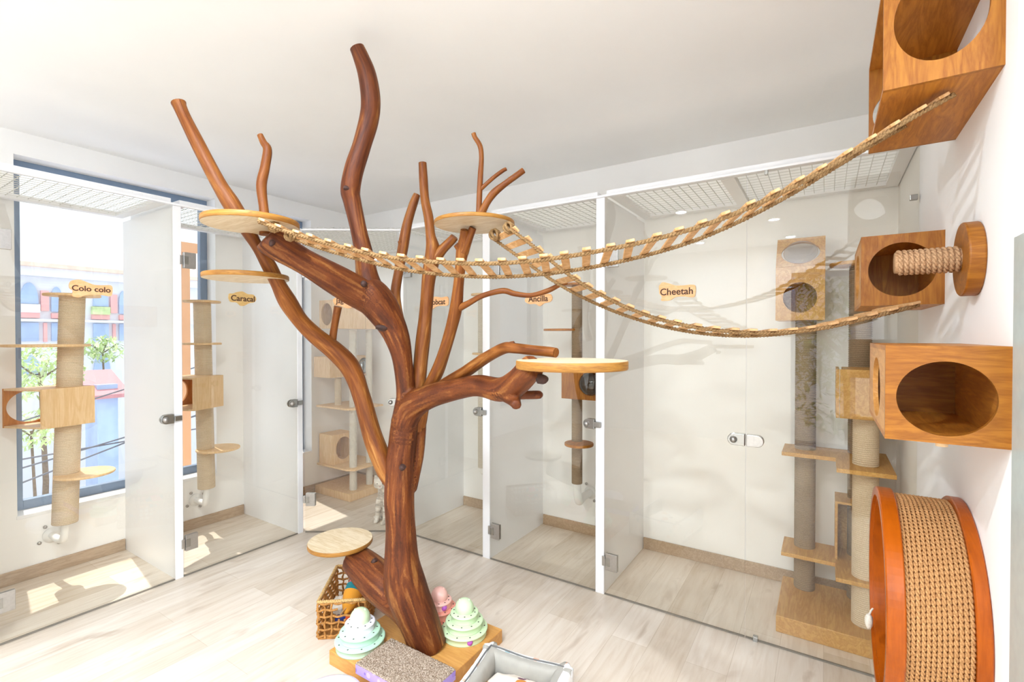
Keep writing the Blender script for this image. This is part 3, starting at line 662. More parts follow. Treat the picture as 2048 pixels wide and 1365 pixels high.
# ------------------------------------------------------------------ boxes, peg and wheel on the right wall
TK = .013
def wallbox(label, y0, y1, z0, z1, x0, front_hole, left_hole, back_hole=None, mats=('pine', 'pineh', 'pinex'), open_left=False, inside=None):
    t = T('wall_box', label, 'cat box', (XR, (y0+y1)/2, z0), 'wooden cat boxes on the right wall'); W = XR-x0; H = z1-z0; Dp = y1-y0
    cu, cv, ru, rv = front_hole
    obj('front_panel', MB().holeplate((x0, y0, z0), (W, 0, 0), (0, 0, H), (0, TK, 0), cu, cv, ru, rv), M[mats[0]], t)
    obj('bottom_panel', MB().box(x0, XR, y0+TK, y1-TK, z0, z0+TK), M[mats[1]], t)
    obj('top_panel', MB().box(x0, XR, y0+TK, y1-TK, z1-TK, z1), M[mats[1]], t)
    if back_hole: obj('back_panel', MB().holeplate((x0, y1-TK, z0), (W, 0, 0), (0, 0, H), (0, TK, 0), *back_hole), M[mats[0]], t)
    else: obj('back_panel', MB().box(x0, XR, y1-TK, y1, z0, z1), M[mats[0]], t)
    if not open_left:
        cu, cv, ru, rv = left_hole
        obj('side_panel', MB().holeplate((x0, y0+TK, z0+TK), (0, Dp-2*TK, 0), (0, 0, H-2*TK), (TK, 0, 0), cu, cv, ru, rv), M['pinel'], t)
    if not open_left: obj('wall_side_panel', MB().box(XR-TK, XR, y0+TK, y1-TK, z0+TK, z1-TK), M[mats[1]], t)
    return t
LB = wallbox('large wooden wall box with a round opening, lowest of the three on the right wall', 1.507, 2.01, 1.345, 1.576, .124, (.50, .46, .091, .088), (.5, .46, .12, .085), mats=('pinex', 'pineh', 'pinex'))
MBx = wallbox('wooden wall box behind the rope scratching peg', 2.25, 2.74, 1.712, 1.972, .110, (.50, .50, .098, .098), (.5, .5, .13, .092))
UB = wallbox('highest wooden wall box near the ceiling, open at its side', 1.584, 2.105, 2.236, 2.532, .121, (.49, .55, .091, .115), None, (.42, .42, .085, .085), open_left=True)
kn = MB(); p = aY(1870, 889, 1.60); kn.lathe((.245, 1.60, 1.345-.024), (0, 0, 1), [(0, 0), (.012, .002), (.013, .012), (.010, .024)], 20)
obj('wooden_peg', kn, M['ply'], LB)
pg = T('scratching_peg', 'rope wrapped scratching peg on a round wooden plate, right wall', 'scratching post', (XR, 1.815, 1.812))
obj('wall_plate', MB().disc((XR-.036, 1.815, 1.812), (1, 0, 0), .102, .036, 64), M['orange'] if False else M['pinex'], pg, bevel=.002)
def coil(mb, c0, c1, r, rr, strand=.03, n=8):
    """rope wound round the axis c0->c1: each turn a two strand twist"""
    c0, c1 = Vector(c0), Vector(c1); ax = (c1-c0); Ln = ax.length; ax.normalize(); u, w = frame(ax); turns = Ln/(rr*2.0); N = int(turns*2*PI*r/(strand/7))
    for ph in (0, PI):
        ps = []
        for i in range(N+1):
            s = i/N; a = 2*PI*turns*s; rad = u*math.cos(a)+w*math.sin(a); b = 2*PI*(s*turns*2*PI*r)/strand+ph
            ps.append(c0+ax*(Ln*s)+rad*(r+rr*.5*math.cos(b))+ax*(rr*.5*math.sin(b)))
        mb.tube(ps, rr*.6, n)
    return mb
obj('post_core', MB().lathe((.168, 1.815, 1.814), (1, 0, 0), [(0, 0), (.03, 0), (.031, .003), (.031, XR-.036-.168)], 24), M['pegrope'], pg)
obj('rope_wrap', coil(MB(), (.174, 1.815, 1.814), (XR-.042, 1.815, 1.814), .031, .0062, .028, 6), M['pegrope'], pg)
wh = T('scratching_drum', 'big orange wooden drum wrapped in thick rope, at the lower right', 'cat wheel', (XR, 1.925, .795))
WC = Vector((0, 1.925, .795)); RW = .315
def ring(x0, x1, ro, ri, mat, name, n=96):
    mb = MB(); mb.lathe((0, WC.y, WC.z), (1, 0, 0), [(ri, x0), (ro-.003, x0), (ro, x0+.003), (ro, x1-.003), (ro-.003, x1), (ri, x1), (ri, x0)], n); 
    for i in range(len(mb.s)): mb.s[i] = False
    return obj(name, mb, mat, wh)
ring(.140, .182, RW, RW-.028, M['orange'], 'rim'); ring(.318, XR-.001, RW, RW-.028, M['orange'], 'rim')
ring(.150, .335, RW-.024, RW-.036, M['orange'], 'drum')
obj('back_plate', MB().lathe((XR-.03, WC.y, WC.z), (1, 0, 0), [(0, 0), (RW-.03, 0), (RW-.03, .012), (0, .012)], 64, smooth=False), M['orange'], wh)
rp = MB(); nr = 13; x0, x1 = .187, .313
for k in range(nr):
    x = x0+(x1-x0)*k/(nr-1); N = 560; tw = 66; rr = (x1-x0)/(nr-1)/2
    for ph in (0, PI):
        ps = []
        for i in range(N):
            a = 2*PI*i/N; b = tw*a+ph+k*.8; rad = RW-.018+rr*.55*math.cos(b)
            ps.append((x+rr*.5*math.sin(b), WC.y+rad*math.cos(a), WC.z+rad*math.sin(a)))
        rp.tube(ps, rr*.66, 5, closed=True)
obj('rope_wrap', rp, M['sisalb'], wh)
# white knotted rope toy hanging in front of the wheel
tt = T('rope_toy', 'small white knotted rope toy hanging beside the orange wheel', 'cat toy', aX(1737, 1240, .135))
mb = MB(); c = aX(1738, 1243, .128)
mb.ball(c, .012, .014, .026, fn=lambda p: p*(1+.16*noise.noise(p*150)))
obj('tassel', mb, M['sisalw'], tt); mb = MB(); mb.tube([c+Vector((0, 0, .02)), c+Vector((.006, .006, .035)), (.139, c.y+.012, c.z+.04)], .003, 8); obj('cord', mb, M['sisalw'], tt)
# pale glass edge at the end of the right wall
e = aX(2030, 476, XR)
obj('glass_screen', MB().box(XR-.004, XR+.012, 1.30, 1.493, 0, e.z), M['edge'], None, 'pale green edge of a low glass screen at the end of the right wall', .002, (XR, 1.40, 0), 'glass screen')
# ------------------------------------------------------------------ sisal posts and shelves in the stalls
def sisal(c0, c1, r, pitch=.0105, n=28):
    """post wound with cord, every turn a real ridge"""
    c0, c1 = Vector(c0), Vector(c1); Ln = (c1-c0).length; k = int(Ln/pitch); prof = [(0, 0), (r-.002, 0)]
    for i in range(k):
        h = Ln*i/k; p = Ln/k
        for f, d in ((.06, -.0045), (.28, -.0006), (.5, 0), (.75, -.0006)): prof.append((r+d, h+p*f))
    prof += [(r-.002, Ln), (0, Ln)]
    return MB().lathe(c0, c1-c0, prof, n)
def shelf(mb, c, r, th=.016): mb.disc(Vector(c)-Vector((0, 0, th)), (0, 0, 1), r, th, 56); return mb
def skewbox(t, A, e1, e2, h, name_p='box'):
    """open fronted plywood box: A bottom corner, e1 solid face towards the room, e2 open face; hole in the far end"""
    A, e1, e2 = Vector(A), Vector(e1), Vector(e2); z = Vector((0, 0, h)); k = .012; n1 = e2.normalized()*k; n2 = e1.normalized()*k; zz = Vector((0, 0, k))
    o = obj(name_p, MB().obox(A+e1/2+z/2+n1/2, e1/2, n1/2, z/2), M['ply'], t)
    W = e2.length
    obj('back_panel', MB().obox(A+e1+e2/2+z/2-n2/2, n2/2, e2/2-n1, z/2), M['plyd'], o)
    obj('far_side', MB().holeplate(A+e2-n1, e1, z, n1, .46, .5, e1.length*.42, h*.41), M['plyd'], o)
    obj('box_top', MB().obox(A+e1/2+e2/2+z-zz/2, e1/2, e2/2-n1, zz/2), M['ply'], o); obj('box_floor', MB().obox(A+e1/2+e2/2+zz/2, e1/2, e2/2-n1, zz/2), M['ply'], o)
    return o
def elbow(t, c, wallp, r=.022, nrm=(1, 0, 0)):
    """white pipe from the foot of the post into the wall, with its bolted flange"""
    c, w, n = Vector(c), Vector(wallp), Vector(nrm); q = [c+Vector((0, 0, .03)), c-Vector((0, 0, .03)), c-Vector((0, 0, .07))+(w-c)*.12, w+n*.14, w+n*.004]
    q[2].z = w.z+.02
    e = obj('wall_pipe', MB().tube([p for p in crom([tuple(p) for p in q], 6)], r, 16), M['pvc'], t)
    obj('flange', MB().lathe(w, n, [(0, .002), (.05, .002), (.05, .01), (.0, .01)], 24), M['pvc'], e)
    u, v = frame(n)
    for k in range(4): b = MB().lathe(w+(u*math.cos(k*PI/2+.5)+v*math.sin(k*PI/2+.5))*.072, n, [(0, .001), (.011, .001), (.011, .007), (0, .009)], 12); obj('bolt', b, M['steel'], e)
def post_tree(label, top, bot, r, mat, group='wall fixed scratching posts in the stalls'):
    top, bot = Vector(top), Vector(bot); t = T('scratching_post', label, 'scratching post', bot, group)
    obj('sisal_post', sisal(bot, top, r), M[mat], t); return t
PXC = -4.15
a, b = aX(145, 594, PXC), aX(130, 1046, PXC)
t = post_tree('tall sisal post with an open plywood box and round shelves in the Colo colo stall', a, b, .067, 'sisal')
obj('shelf', shelf(MB(), a+Vector((0, 0, .016)), .145), M['ply'], t)
c = aX(95, 689, PXC); obj('shelf', shelf(MB(), c, .21), M['ply'], t)
c = aX(150, 943, PXC); c2 = c+Vector((.08, .03, 0)); obj('shelf', shelf(MB(), c2, .155), M['ply'], t)
A = aD(84, 860, 2.95); B = aD(190, 842, 3.2); Cc = aD(5, 857, 3.0); B.z = Cc.z = A.z
skewbox(t, A, B-A, Cc-A, .244)
elbow(t, b, aX(104, 1070, XW))
a, b = aX(404, 606, PXC), aX(413, 976, PXC)
t = post_tree('sisal post with a plywood box and round shelves in the Caracal stall', a, b, .062, 'sisal')
obj('shelf', shelf(MB(), a+Vector((0, 0, .016)), .13), M['ply'], t)
obj('shelf', shelf(MB(), aX(404, 686, PXC), .135), M['ply'], t)
c = aX(425, 895, PXC)+Vector((.05, .02, 0)); obj('shelf', shelf(MB(), c, .155), M['ply'], t)
A = aD(388, 823, 3.55); B = aD(447, 813, 3.83); B.z = A.z
skewbox(t, A, B-A, RT*-.29+Vector((FW.x, FW.y, 0))*.04, .244)
elbow(t, b, aX(391, 1000, XW))
# Ancilla and Bobcat posts by the back wall
yA = 3.25
a, b = aY(1154, 572, yA), aY(1154, 967, yA)
t = post_tree('brown sisal post with a dome fronted box in the Ancilla stall', a, b, .04, 'sisald')
obj('shelf', shelf(MB(), a+Vector((0, 0, .016)), .10), M['pineh'], t)
obj('shelf', shelf(MB(), aY(1123, 658, yA), .135), M['pineh'], t)
obj('shelf', shelf(MB(), aY(1158, 886, 3.2), .105, .02), M['pineh'], t)
p0, p1 = aY(1123, 797, 3.06), aY(1238, 733, 3.06); p1.x = -1.206; hb = p1.z-p0.z; wb = p1.x-p0.x; hx = aY(1180, 768, 3.06).x
bx = obj('box', MB().holeplate(p0, (wb, 0, 0), (0, 0, hb), (0, .012, 0), (hx-p0.x)/wb, .47, .083, .083), M['pine'], t)
obj('box_sides', MB().box(p0.x, p0.x+.012, 3.072, 3.32, p0.z, p1.z).box(p1.x-.012, p1.x, 3.072, 3.32, p0.z, p1.z).box(p0.x+.012, p1.x-.012, 3.072, 3.32, p0.z, p0.z+.012).box(p0.x+.012, p1.x-.012, 3.072, 3.32, p1.z-.012, p1.z).box(p0.x, p1.x, 3.32, 3.332, p0.z, p1.z), M['pine'], bx)
dc = Vector((hx, 3.06, p0.z+.47*hb))
def dome(parent, c, ax, r, dep, mat):
    obj('dome_window', MB().lathe(c, ax, [(r*math.cos(k*PI/16), dep*math.sin(k*PI/16)) for k in range(9)], 40), M[mat], parent)
dome(bx, dc, (0, -1, 0), .082, .05, 'dome')
elbow(t, b, aY(1181, 985, YB), .03, (0, -1, 0))
a, b = aY(966, 592, yA), aY(966, 935, yA)
t = post_tree('pale sisal post with small shelves in the Bobcat stall, mostly behind the white edge post', a, b, .043, 'sisalw')
obj('shelf', shelf(MB(), a+Vector((0, 0, .016)), .10), M['ply'], t)
obj('shelf', shelf(MB(), aY(966, 706, yA), .09), M['ply'], t)
elbow(t, b, b+Vector((.05, YB-yA-.001, -.05)), .03, (0, -1, 0))
# ------------------------------------------------------------------ corner stall: floor standing cat tower
jt = T('cat_tower', 'pale cat tower with boxes and a square base in the corner stall', 'cat tower', (-4.09, 3.29, 0), 'floor standing cat towers')
obj('base', MB().box(-4.365, -3.82, 3.03, 3.56, 0, .075), M['ply'], jt, bevel=.004)
obj('sisal_post', sisal((-3.92, 3.15, .075), (-3.92, 3.15, 1.66), .037), M['sisalw'], jt)
obj('sisal_post', sisal((-3.93, 3.36, .075), (-3.93, 3.36, 1.66), .034), M['sisalw'], jt)
pz = aY(668, 812, 3.1); obj('sisal_post', sisal((-4.15, 3.15, pz.z), (-4.15, 3.15, 1.17), .034), M['sisal'], jt)
obj('shelf', MB().prism([(-4.34, 3.03, pz.z-.018), (-3.87, 3.03, pz.z-.018), (-3.82, 3.1, pz.z-.018), (-3.82, 3.45, pz.z-.018), (-4.34, 3.45, pz.z-.018)], (0, 0, .018)), M['ply'], jt, bevel=.002)
lz = aY(665, 931, 3.08).z
obj('shelf', MB().prism([(-4.36, 3.05, lz-.018), (-3.90, 3.05, lz-.018), (-3.83, 3.1, lz-.018), (-3.83, 3.5, lz-.018), (-4.36, 3.5, lz-.018)], (0, 0, .018)), M['ply'], jt, bevel=.002)
def towerbox(x0, x1, y0, y1, z0, z1, left=None, right=None, mat='ply', k=.012, wall=True):
    """left = face of constant Y towards the room, right = face of constant X towards the room; each may have a round hole"""
    b = MB()
    if left: b.holeplate((x0, y0, z0), (x1-x0, 0, 0), (0, 0, z1-z0), (0, k, 0), *left)
    else: b.box(x0, x1, y0, y0+k, z0, z1)
    o = obj('box', b, M[mat], jt); b = MB()
    if right: b.holeplate((x1-k, y0+k, z0), (0, y1-y0-k, 0), (0, 0, z1-z0), (k, 0, 0), *right)
    else: b.box(x1-k, x1, y0+k, y1, z0, z1)
    if wall: b.box(x0, x0+k, y0+k, y1, z0, z1)
    b.box(x0+k, x1-k, y1-k, y1, z0, z1).box(x0+k, x1-k, y0+k, y1-k, z0, z0+k).box(x0+k, x1-k, y0+k, y1-k, z1-k, z1)
    obj('box_sides', b, M[mat], o); return o
x1 = aY(665, 870, 3.08).x
towerbox(-4.36, x1, 3.08, 3.34, lz, aY(665, 872, 3.08).z, None, (.5, .5, .095, .115))
x1 = aY(660, 715, 3.0).x; z0, z1 = aY(660, 757, 3.0).z, aY(660, 715, 3.0).z
o = towerbox(-4.33, x1, 3.0, 3.52, z0, z1, None, (.80, .5, .075, .085))
dome(o, (x1, 3.0+.012+.508*.80, (z0+z1)/2), (1, 0, 0), .074, .045, 'mirror')
towerbox(-4.07, -3.85, 2.882, 3.25, 1.668, 1.937, (.5, .5, .082, .105), None)
towerbox(-4.07, -3.85, 3.256, 3.55, 1.668, 1.937, None, (.5, .5, .11, .105))
# ------------------------------------------------------------------ Cheetah stall: floor standing cat tower
ct = T('cat_tower', 'large golden cat tower with grey sisal posts and stepped shelves in the Cheetah stall', 'cat tower', (.06, 3.2, 0), 'floor standing cat towers')
jt2 = jt
obj('base', MB().box(-.218, .335, 2.955, 3.47, 0, .09), M['pinec'], ct, bevel=.004)
obj('sisal_post', sisal((-.10, 3.375, .09), (-.10, 3.375, 1.69), .055), M['sisald'], ct)
obj('sisal_post', sisal((.178, 3.116, .09), (.178, 3.116, 1.178), .058), M['sisal'], ct)
obj('sisal_post', sisal((.165, 3.40, .09), (.165, 3.40, 2.0), .056), M['sisald'], ct)
obj('shelf', shelf(MB(), (.13, 3.38, 2.018), .115, .02), M['pinec'], ct)
def zshelf(z, yr, th=.022):
    pts = [(-.212, 3.21), (.05, 3.21), (.05, yr), (.292, yr), (.292, 3.47), (-.212, 3.47)]
    return MB().prism([(x, y, z-th) for x, y in pts], (0, 0, th))
obj('shelf', zshelf(.925, 2.96), M['pinec'], ct, bevel=.002)
obj('shelf', zshelf(.34, 3.02), M['pinec'], ct, bevel=.002)
jt = ct
o = towerbox(.062, .318, 2.985, 3.25, 1.178, 1.428, None, None, 'pinec', wall=False)
# left face of that box carries a round opening
obj('side_panel', MB().holeplate((.046, 2.985, 1.178), (0, .265, 0), (0, 0, .25), (.014, 0, 0), .5, .5, .085, .085), M['pinec'], o)
bb = MB().holeplate((-.25, 3.24, 1.69), (.245, 0, 0), (0, 0, .31), (0, .012, 0), .5, .42, .085, .088)
o = obj('box', bb, M['pinec'], ct)
obj('box_sides', MB().box(-.25, -.238, 3.252, 3.50, 1.69, 2.0).box(-.017, -.005, 3.252, 3.50, 1.69, 2.0).box(-.238, -.017, 3.252, 3.5, 1.69, 1.702).box(-.25, -.005, 3.5, 3.512, 1.69, 2.0), M['pinec'], o)
obj('slanted_panel', MB().holeplate((-.25, 3.24, 2.002), (.245, 0, 0), (0, .115, .17), (0, .010, -.007), .5, .5, .098, .082), M['pinec'], o)
obj('roof_sides', MB().prism([(-.25, 3.252, 2.002), (-.25, 3.367, 2.172), (-.25, 3.50, 2.172), (-.25, 3.50, 2.002)], (.012, 0, 0)).prism([(-.017, 3.252, 2.002), (-.017, 3.367, 2.172), (-.017, 3.50, 2.172), (-.017, 3.50, 2.002)], (.012, 0, 0)).box(-.25, -.005, 3.362, 3.50, 2.172, 2.184), M['pinec'], o)
dome(o, (-.1275, 3.2975, 2.087), (0, -.828, .56), .088, .035, 'domel')
b = MB().box(.05, .062, 3.27, 3.47, .34, .655).box(.28, .292, 3.27, 3.47, .34, .655).box(.062, .28, 3.458, 3.47, .34, .655).box(.05, .292, 3.27, 3.47, .655, .667)
obj('box', b, M['pinec'], ct)
# ------------------------------------------------------------------ things round the foot of the tree
def tower_toy(c, r, h, label, cols, dome_col, ears=True, balls=()):
    c = Vector(c); t = T('ball_track_toy', label, 'cat toy', c, 'tiered ball track toys')
    R = [r, r*.81, r*.60]; hh = h*.215
    for i in range(3):
        z = hh*i; ri = R[i]; nx = R[i+1] if i < 2 else r*.38
        pr = [(0, z), (ri*.95, z), (ri*.94, z+hh*.1), (ri*.92, z+hh*.66), (ri*.97, z+hh*.74), (ri, z+hh*.80), (ri, z+hh*.88), (ri*.97, z+hh*.96), (ri*.9, z+hh), (0, z+hh*1.02)]
        mb = MB().lathe(c, (0, 0, 1), pr, 56)
        m = obj('tier', mb, M[cols[i]], t)
        d = MB()
        for k in range(10):
            a = 2*PI*(k+.3*i)/10; rr = (ri*.95+nx*.96)/2
            d.lathe(c+Vector((math.cos(a)*rr, math.sin(a)*rr, z+hh-.0005)), (0, 0, 1), [(0, .0012), (.0042, .001), (.0046, 0)], 6)
            if i == 0: d.lathe(c+Vector((math.cos(a)*ri*.905, math.sin(a)*ri*.905, z+hh*.52)), (math.cos(a), math.sin(a), 0), [(0, .0014), (.004, .0012), (.0043, 0)], 8)
        obj('vent_dots', d, M['black'], m)
    z = hh*3; rd = r*.40
    mb = MB().lathe(c, (0, 0, 1), [(rd*.9, z-.001), (rd*.95, z+.003)]+[(rd*math.cos(k*PI/20), z+.018+(h-z-.018)*math.sin(k*PI/20)) for k in range(-4, 11)], 40)
    dm = obj('dome', mb, M[dome_col], t)
    if ears:
        e = MB(); u = Vector((FW.y, -FW.x, 0)).normalized()
        for s in (-1, 1): e.ball(c+u*s*rd*.5+Vector((0, 0, h-.012)), .007, .006, .010, 12, 8)
        obj('ear', e, M[dome_col], dm)
    for ang, tier in balls:
        rr = R[tier]*.86; q = c+Vector((math.cos(ang)*rr, math.sin(ang)*rr, hh*tier+hh*.42))
        obj('ball', MB().ball(q, hh*.42, n=16, m=10), M['purpleball'], t)
    return t
def view_ang(c, off=0): return math.atan2(-c[1], -c[0])+off
g = (-1.547, 1.935, BASEZ); tower_toy(g, .119, .182, 'mint green tiered ball track toy at the right of the tree foot', ['mint', 'mint', 'mint'], 'mint', balls=((view_ang(g, .25), 0),))
w = (-1.925, 1.585, BASEZ); tower_toy(w, .121, .182, 'white and mint tiered ball track toy at the left platform corner', ['mint2', 'mint2', 'whitep'], 'mint', balls=())
pk = (-1.735, 1.955, BASEZ); tower_toy(pk, .112, .178, 'salmon pink tiered ball track toy behind the trunk', ['pinkp', 'pinkp', 'pinkl'], 'pinkl', balls=((view_ang(pk, .45), 2),))
# carpet scratch board
sb = T('scratch_board', 'carpet topped scratching board with purple sides lying on the tree base', 'scratching board', (-1.57, 1.545, BASEZ))
sx0, sx1, sy0, sy1, sz = -1.777, -1.372, 1.437, 1.653, .121
obj('board_core', MB().box(sx0, sx1, sy0, sy1, BASEZ, sz-.008), M['purple'], sb)
nx, ny = 150, 80; vs = []; fs = []
for j in range(ny+1):
    for i in range(nx+1):
        x = sx0+(sx1-sx0)*i/nx; y = sy0+(sy1-sy0)*j/ny; e = 0 if 0 < i < nx and 0 < j < ny else -.006
        vs.append((x+random.uniform(-.001, .001), y+random.uniform(-.001, .001), sz-.004+random.uniform(0, .005)+e))
for j in range(ny):
    for i in range(nx): q = j*(nx+1)+i; fs.append((q, q+1, q+nx+2, q+nx+1))
mb = MB(); mb.add(vs, fs, True); mb.box(sx0, sx1, sy0, sy1, sz-.0085, sz-.007); obj('carpet', mb, M['pile'], sb, weld=False)
# pet bed
bc = aZ(975, 1279, .17); bd = Vector((.987, .16, 0)).normalized(); bs = Vector((.16, -.987, 0)).normalized(); BWd, BLn, BH = .425, .50, .17
bed = T('pet_bed', 'grey padded rectangular pet bed with a printed outside', 'pet bed', bc+bd*BWd/2+bs*BLn/2-Vector((0, 0, .17)))
def pad(o, a, n, ln, h, th):
    """bolster: starts at o (outer top corner line), runs along a, inside normal n"""
    nu, nv = 40, 16; bm = []; fs = []; mi = []
    o = Vector(o)
    prof = []
    for k in range(nv*2):
        an = 2*PI*k/(nv*2); cx, cy = math.cos(an), math.sin(an); e = .45
        prof.append((math.copysign(abs(cx)**e, cx)*th/2, math.copysign(abs(cy)**e, cy)*h/2))
    N = len(prof)
    for i in range(nu+1):
        s = i/nu; end = min(1, min(s, 1-s)*14); k = .55+.45*math.sqrt(end)
        for j, (px_, pz_) in enumerate(prof):
            p = o+a*ln*s+n*(th/2+px_*k)+Vector((0, 0, -h/2+pz_*(.92+.08*k)))
            w = noise.noise(Vector((s*ln*26, pz_*6+3, px_*20)))*.006+noise.noise(Vector((s*ln*60+pz_*14, pz_*9, 5)))*.003
            dz = -.012*math.sin(s*PI)*(1 if pz_ > 0 else 0)
            bm.append(p+n*w*(1 if px_ > 0 else .4)+Vector((0, 0, dz)))
    mb = MB(); 
    for i in range(nu):
        for j in range(N):
            fs.append((i*N+j, i*N+(j+1) % N, (i+1)*N+(j+1) % N, (i+1)*N+j)); mi.append(0 if prof[j][0]+prof[(j+1) % N][0] > 0 or False else 1)
    fs.append(list(range(N))[::-1]); mi.append(1); fs.append([nu*N+j for j in range(N)]); mi.append(1)
    q = mb.add(bm, fs, True); mb.m = mi
    b = obj('bolster', mb, [M['grey'], M['print2']], bed)
zt = Vector((0, 0, 0)); o0 = bc.copy(); o0.z = BH
pad(o0, bd, bs, BWd, BH-.01, .075)
pad(o0, bs, bd, BLn, BH-.01, .075)
pad(o0+bd*BWd, bs, -bd, BLn, BH-.03, .075)
pp = [o0+bs*BLn+bd*.034+Vector((0, 0, 0)), o0+bs*BLn*.5+bd*.034+Vector((0, 0, -.011)), o0+bs*.06+bd*.034, o0+bs*.034+bd*.06, o0+bs*.034+bd*BWd*.5+Vector((0, 0, -.011)), o0+bs*.034+bd*(BWd-.06)+Vector((0, 0, -.003)), o0+bs*.06+bd*(BWd-.034)+Vector((0, 0, -.012)), o0+bs*BLn*.5+bd*(BWd-.034)+Vector((0, 0, -.031)), o0+bs*BLn+bd*(BWd-.034)+Vector((0, 0, -.02))]
obj('piping', MB().tube([Vector(p)+Vector((0, 0, .0005)) for p in crom([tuple(p) for p in pp], 8)], .0032, 8), M['piping'], bed)
obj('bed_floor', MB().obox(o0+bd*BWd/2+bs*BLn/2-Vector((0, 0, BH-.022)), bd*(BWd/2-.01), bs*(BLn/2-.01), (0, 0, .02)), M['grey'], bed, bevel=.01)
cc = o0+bd*(BWd*.5+.005)+bs*.23; cc.z = .095
cu = T('cushion', 'cream cushion with coloured animal print lying in the grey pet bed', 'cushion', (cc.x, cc.y, .045))
def cfn(p):
    e = .55; f = lambda v, r: math.copysign(abs(v/r)**e, v)*r
    q = Vector((f(p.x, .145), f(p.y, .155), p.z)); d = max(abs(q.x)/.145, abs(q.y)/.155); q.z *= max(.12, 1-d**4)
    q = bd*q.x+bs*q.y+Vector((0, 0, q.z)); return q+Vector((0, 0, .008*noise.noise(q*22)))
obj('cover', MB().ball(cc, .145, .155, .048, 48, 24, fn=cfn), M['print'], cu)
# round white thing at the lower left edge of the picture
rc = Vector((-1.735, 1.262, 0)); wt = T('round_stool', 'round white lilac top at the very bottom of the picture, left of the carpet board', 'stool', rc)
obj('seat', MB().lathe(rc, (0, 0, 1), [(0, .03), (.13, .03), (.145, .045), (.146, .075), (.135, .092), (.11, .099), (.06, .103), (0, .104)], 64), M['lilacp'], wt)
obj('body', MB().lathe(rc, (0, 0, 1), [(0, 0), (.12, 0), (.128, .01), (.128, .032), (0, .032)], 48), M['whitep'], wt)
# ------------------------------------------------------------------ wicker basket with toys
FL = Vector((-2.212, 1.560, 0)); fd = Vector((.775, .632, 0)).normalized(); sd = Vector((-.632, .775, 0)).normalized(); bw, bl, bh = .245, .40, .20
FL = FL+sd*.012-fd*.012
bk = T('wicker_basket', 'open rectangular woven basket behind the white and mint toy', 'basket', FL+fd*bw/2+sd*bl/2)
def weave(o, a, ln, n, gap=None):
    mb = MB(); cols = max(4, int(ln/.034)); rows = 6
    for i in range(cols+1):
        s = ln*i/cols; pts = []
        for k in range(13):
            z = .008+(bh-.012)*k/12; pts.append(o+a*(s+.003*math.sin(k*2.1+i))+n*(.005*math.cos(PI*(k/2+i)))+Vector((0, 0, z)))
        if gap and gap[0] < s < gap[1]: pts = pts[:7]
        mb.tube([Vector(p) for p in pts], [.0052+.0012*math.sin(k*1.7+i) for k in range(len(pts))], 7)
    for j in range(rows):
        z = .018+(bh-.03)*j/(rows-1)
        if gap and j == rows-2:
            segs = [(0, gap[0]), (gap[1], ln)]
        else: segs = [(0, ln)]
        for q0, q1 in segs:
            N = max(6, int((q1-q0)/.008)); pts = [o+a*(q0+(q1-q0)*k/N)-n*(.006*math.cos(PI*((q0+(q1-q0)*k/N)/ln*cols+j)))+Vector((0, 0, z+.003*noise.noise(Vector((k*.4, j*3.1, ln*9))))) for k in range(N+1)]
            mb.tube(pts, [.0056+.0016*noise.noise(Vector((k*.6, j, 1))) for k in range(N+1)], 7)
    return obj('woven_side', mb, M['wick'], bk)
weave(FL, fd, bw, sd, (.10, .19)); weave(FL, sd, bl, fd); weave(FL+sd*bl, fd, bw, sd); weave(FL+fd*bw, sd, bl, fd)
cor = [FL, FL+fd*bw, FL+fd*bw+sd*bl, FL+sd*bl]; mb = MB()
for i in range(4):
    p, q = cor[i]+Vector((0, 0, bh)), cor[(i+1) % 4]+Vector((0, 0, bh)); N = int((q-p).length/.004); d = (q-p).normalized(); u, v = frame(d)
    for ph in (0, PI): mb.tube([p.lerp(q, k/N)+(u*math.cos(k*.004/.02*2*PI+ph)+v*math.sin(k*.004/.02*2*PI+ph))*.0045 for k in range(N+1)], .0055, 6)
obj('rim', mb, M['wick2'], bk)
obj('basket_floor', MB().obox(FL+fd*bw/2+sd*bl/2+Vector((0, 0, .006)), fd*bw/2, sd*bl/2, (0, 0, .005)), M['wick'], bk)
def inb(a, b, z): return FL+fd*bw*a+sd*bl*b+Vector((0, 0, z))
fish = T('plush_toy', 'plush toy striped pink, teal and orange in the woven basket', 'cat toy', inb(.62, .45, .02), None)
ax0, ax1 = inb(.50, .18, .085), inb(.66, .66, .205); d = (ax1-ax0); Ln = d.length; d.normalize()
stops = [(0, .006), (.15, .03), (.3, .043), (.5, .052), (.7, .05), (.85, .036), (1, .006)]
def prof(a, b): 
    out = []
    for k in range(9):
        t = a+(b-a)*k/8
        for (t0_, r0_), (t1_, r1_) in zip(stops, stops[1:]):
            if t0_ <= t <= t1_: out.append((r0_+(r1_-r0_)*(t-t0_)/(t1_-t0_), t*Ln)); break
    return out
M['felto'] = plain('orange felt', '#E29A2F', .9); M['feltt'] = plain('teal felt', '#1E7C86', .9); M['feltp'] = plain('pink felt', '#F0607E', .9); M['feltn'] = plain('navy felt', '#25377F', .9)
obj('body', MB().lathe(ax0, d, prof(0, .52), 24), M['felto'], fish); obj('band', MB().lathe(ax0, d, prof(.52, .70), 24), M['feltt'], fish); obj('head', MB().lathe(ax0, d, prof(.70, .93), 24), M['feltp'], fish); obj('tip', MB().lathe(ax0, d, prof(.93, 1.0), 24), M['feltt'], fish)
fb = T('fluffy_ball', 'cream fluffy ball in the woven basket', 'cat toy', inb(.3, .42, .02))
obj('fluff', MB().ball(inb(.3, .42, .085), .05, n=40, m=28, fn=lambda p: p*(1+.22*noise.noise(p*90)+.1*noise.noise(p*220))), M['sisalw'], fb)
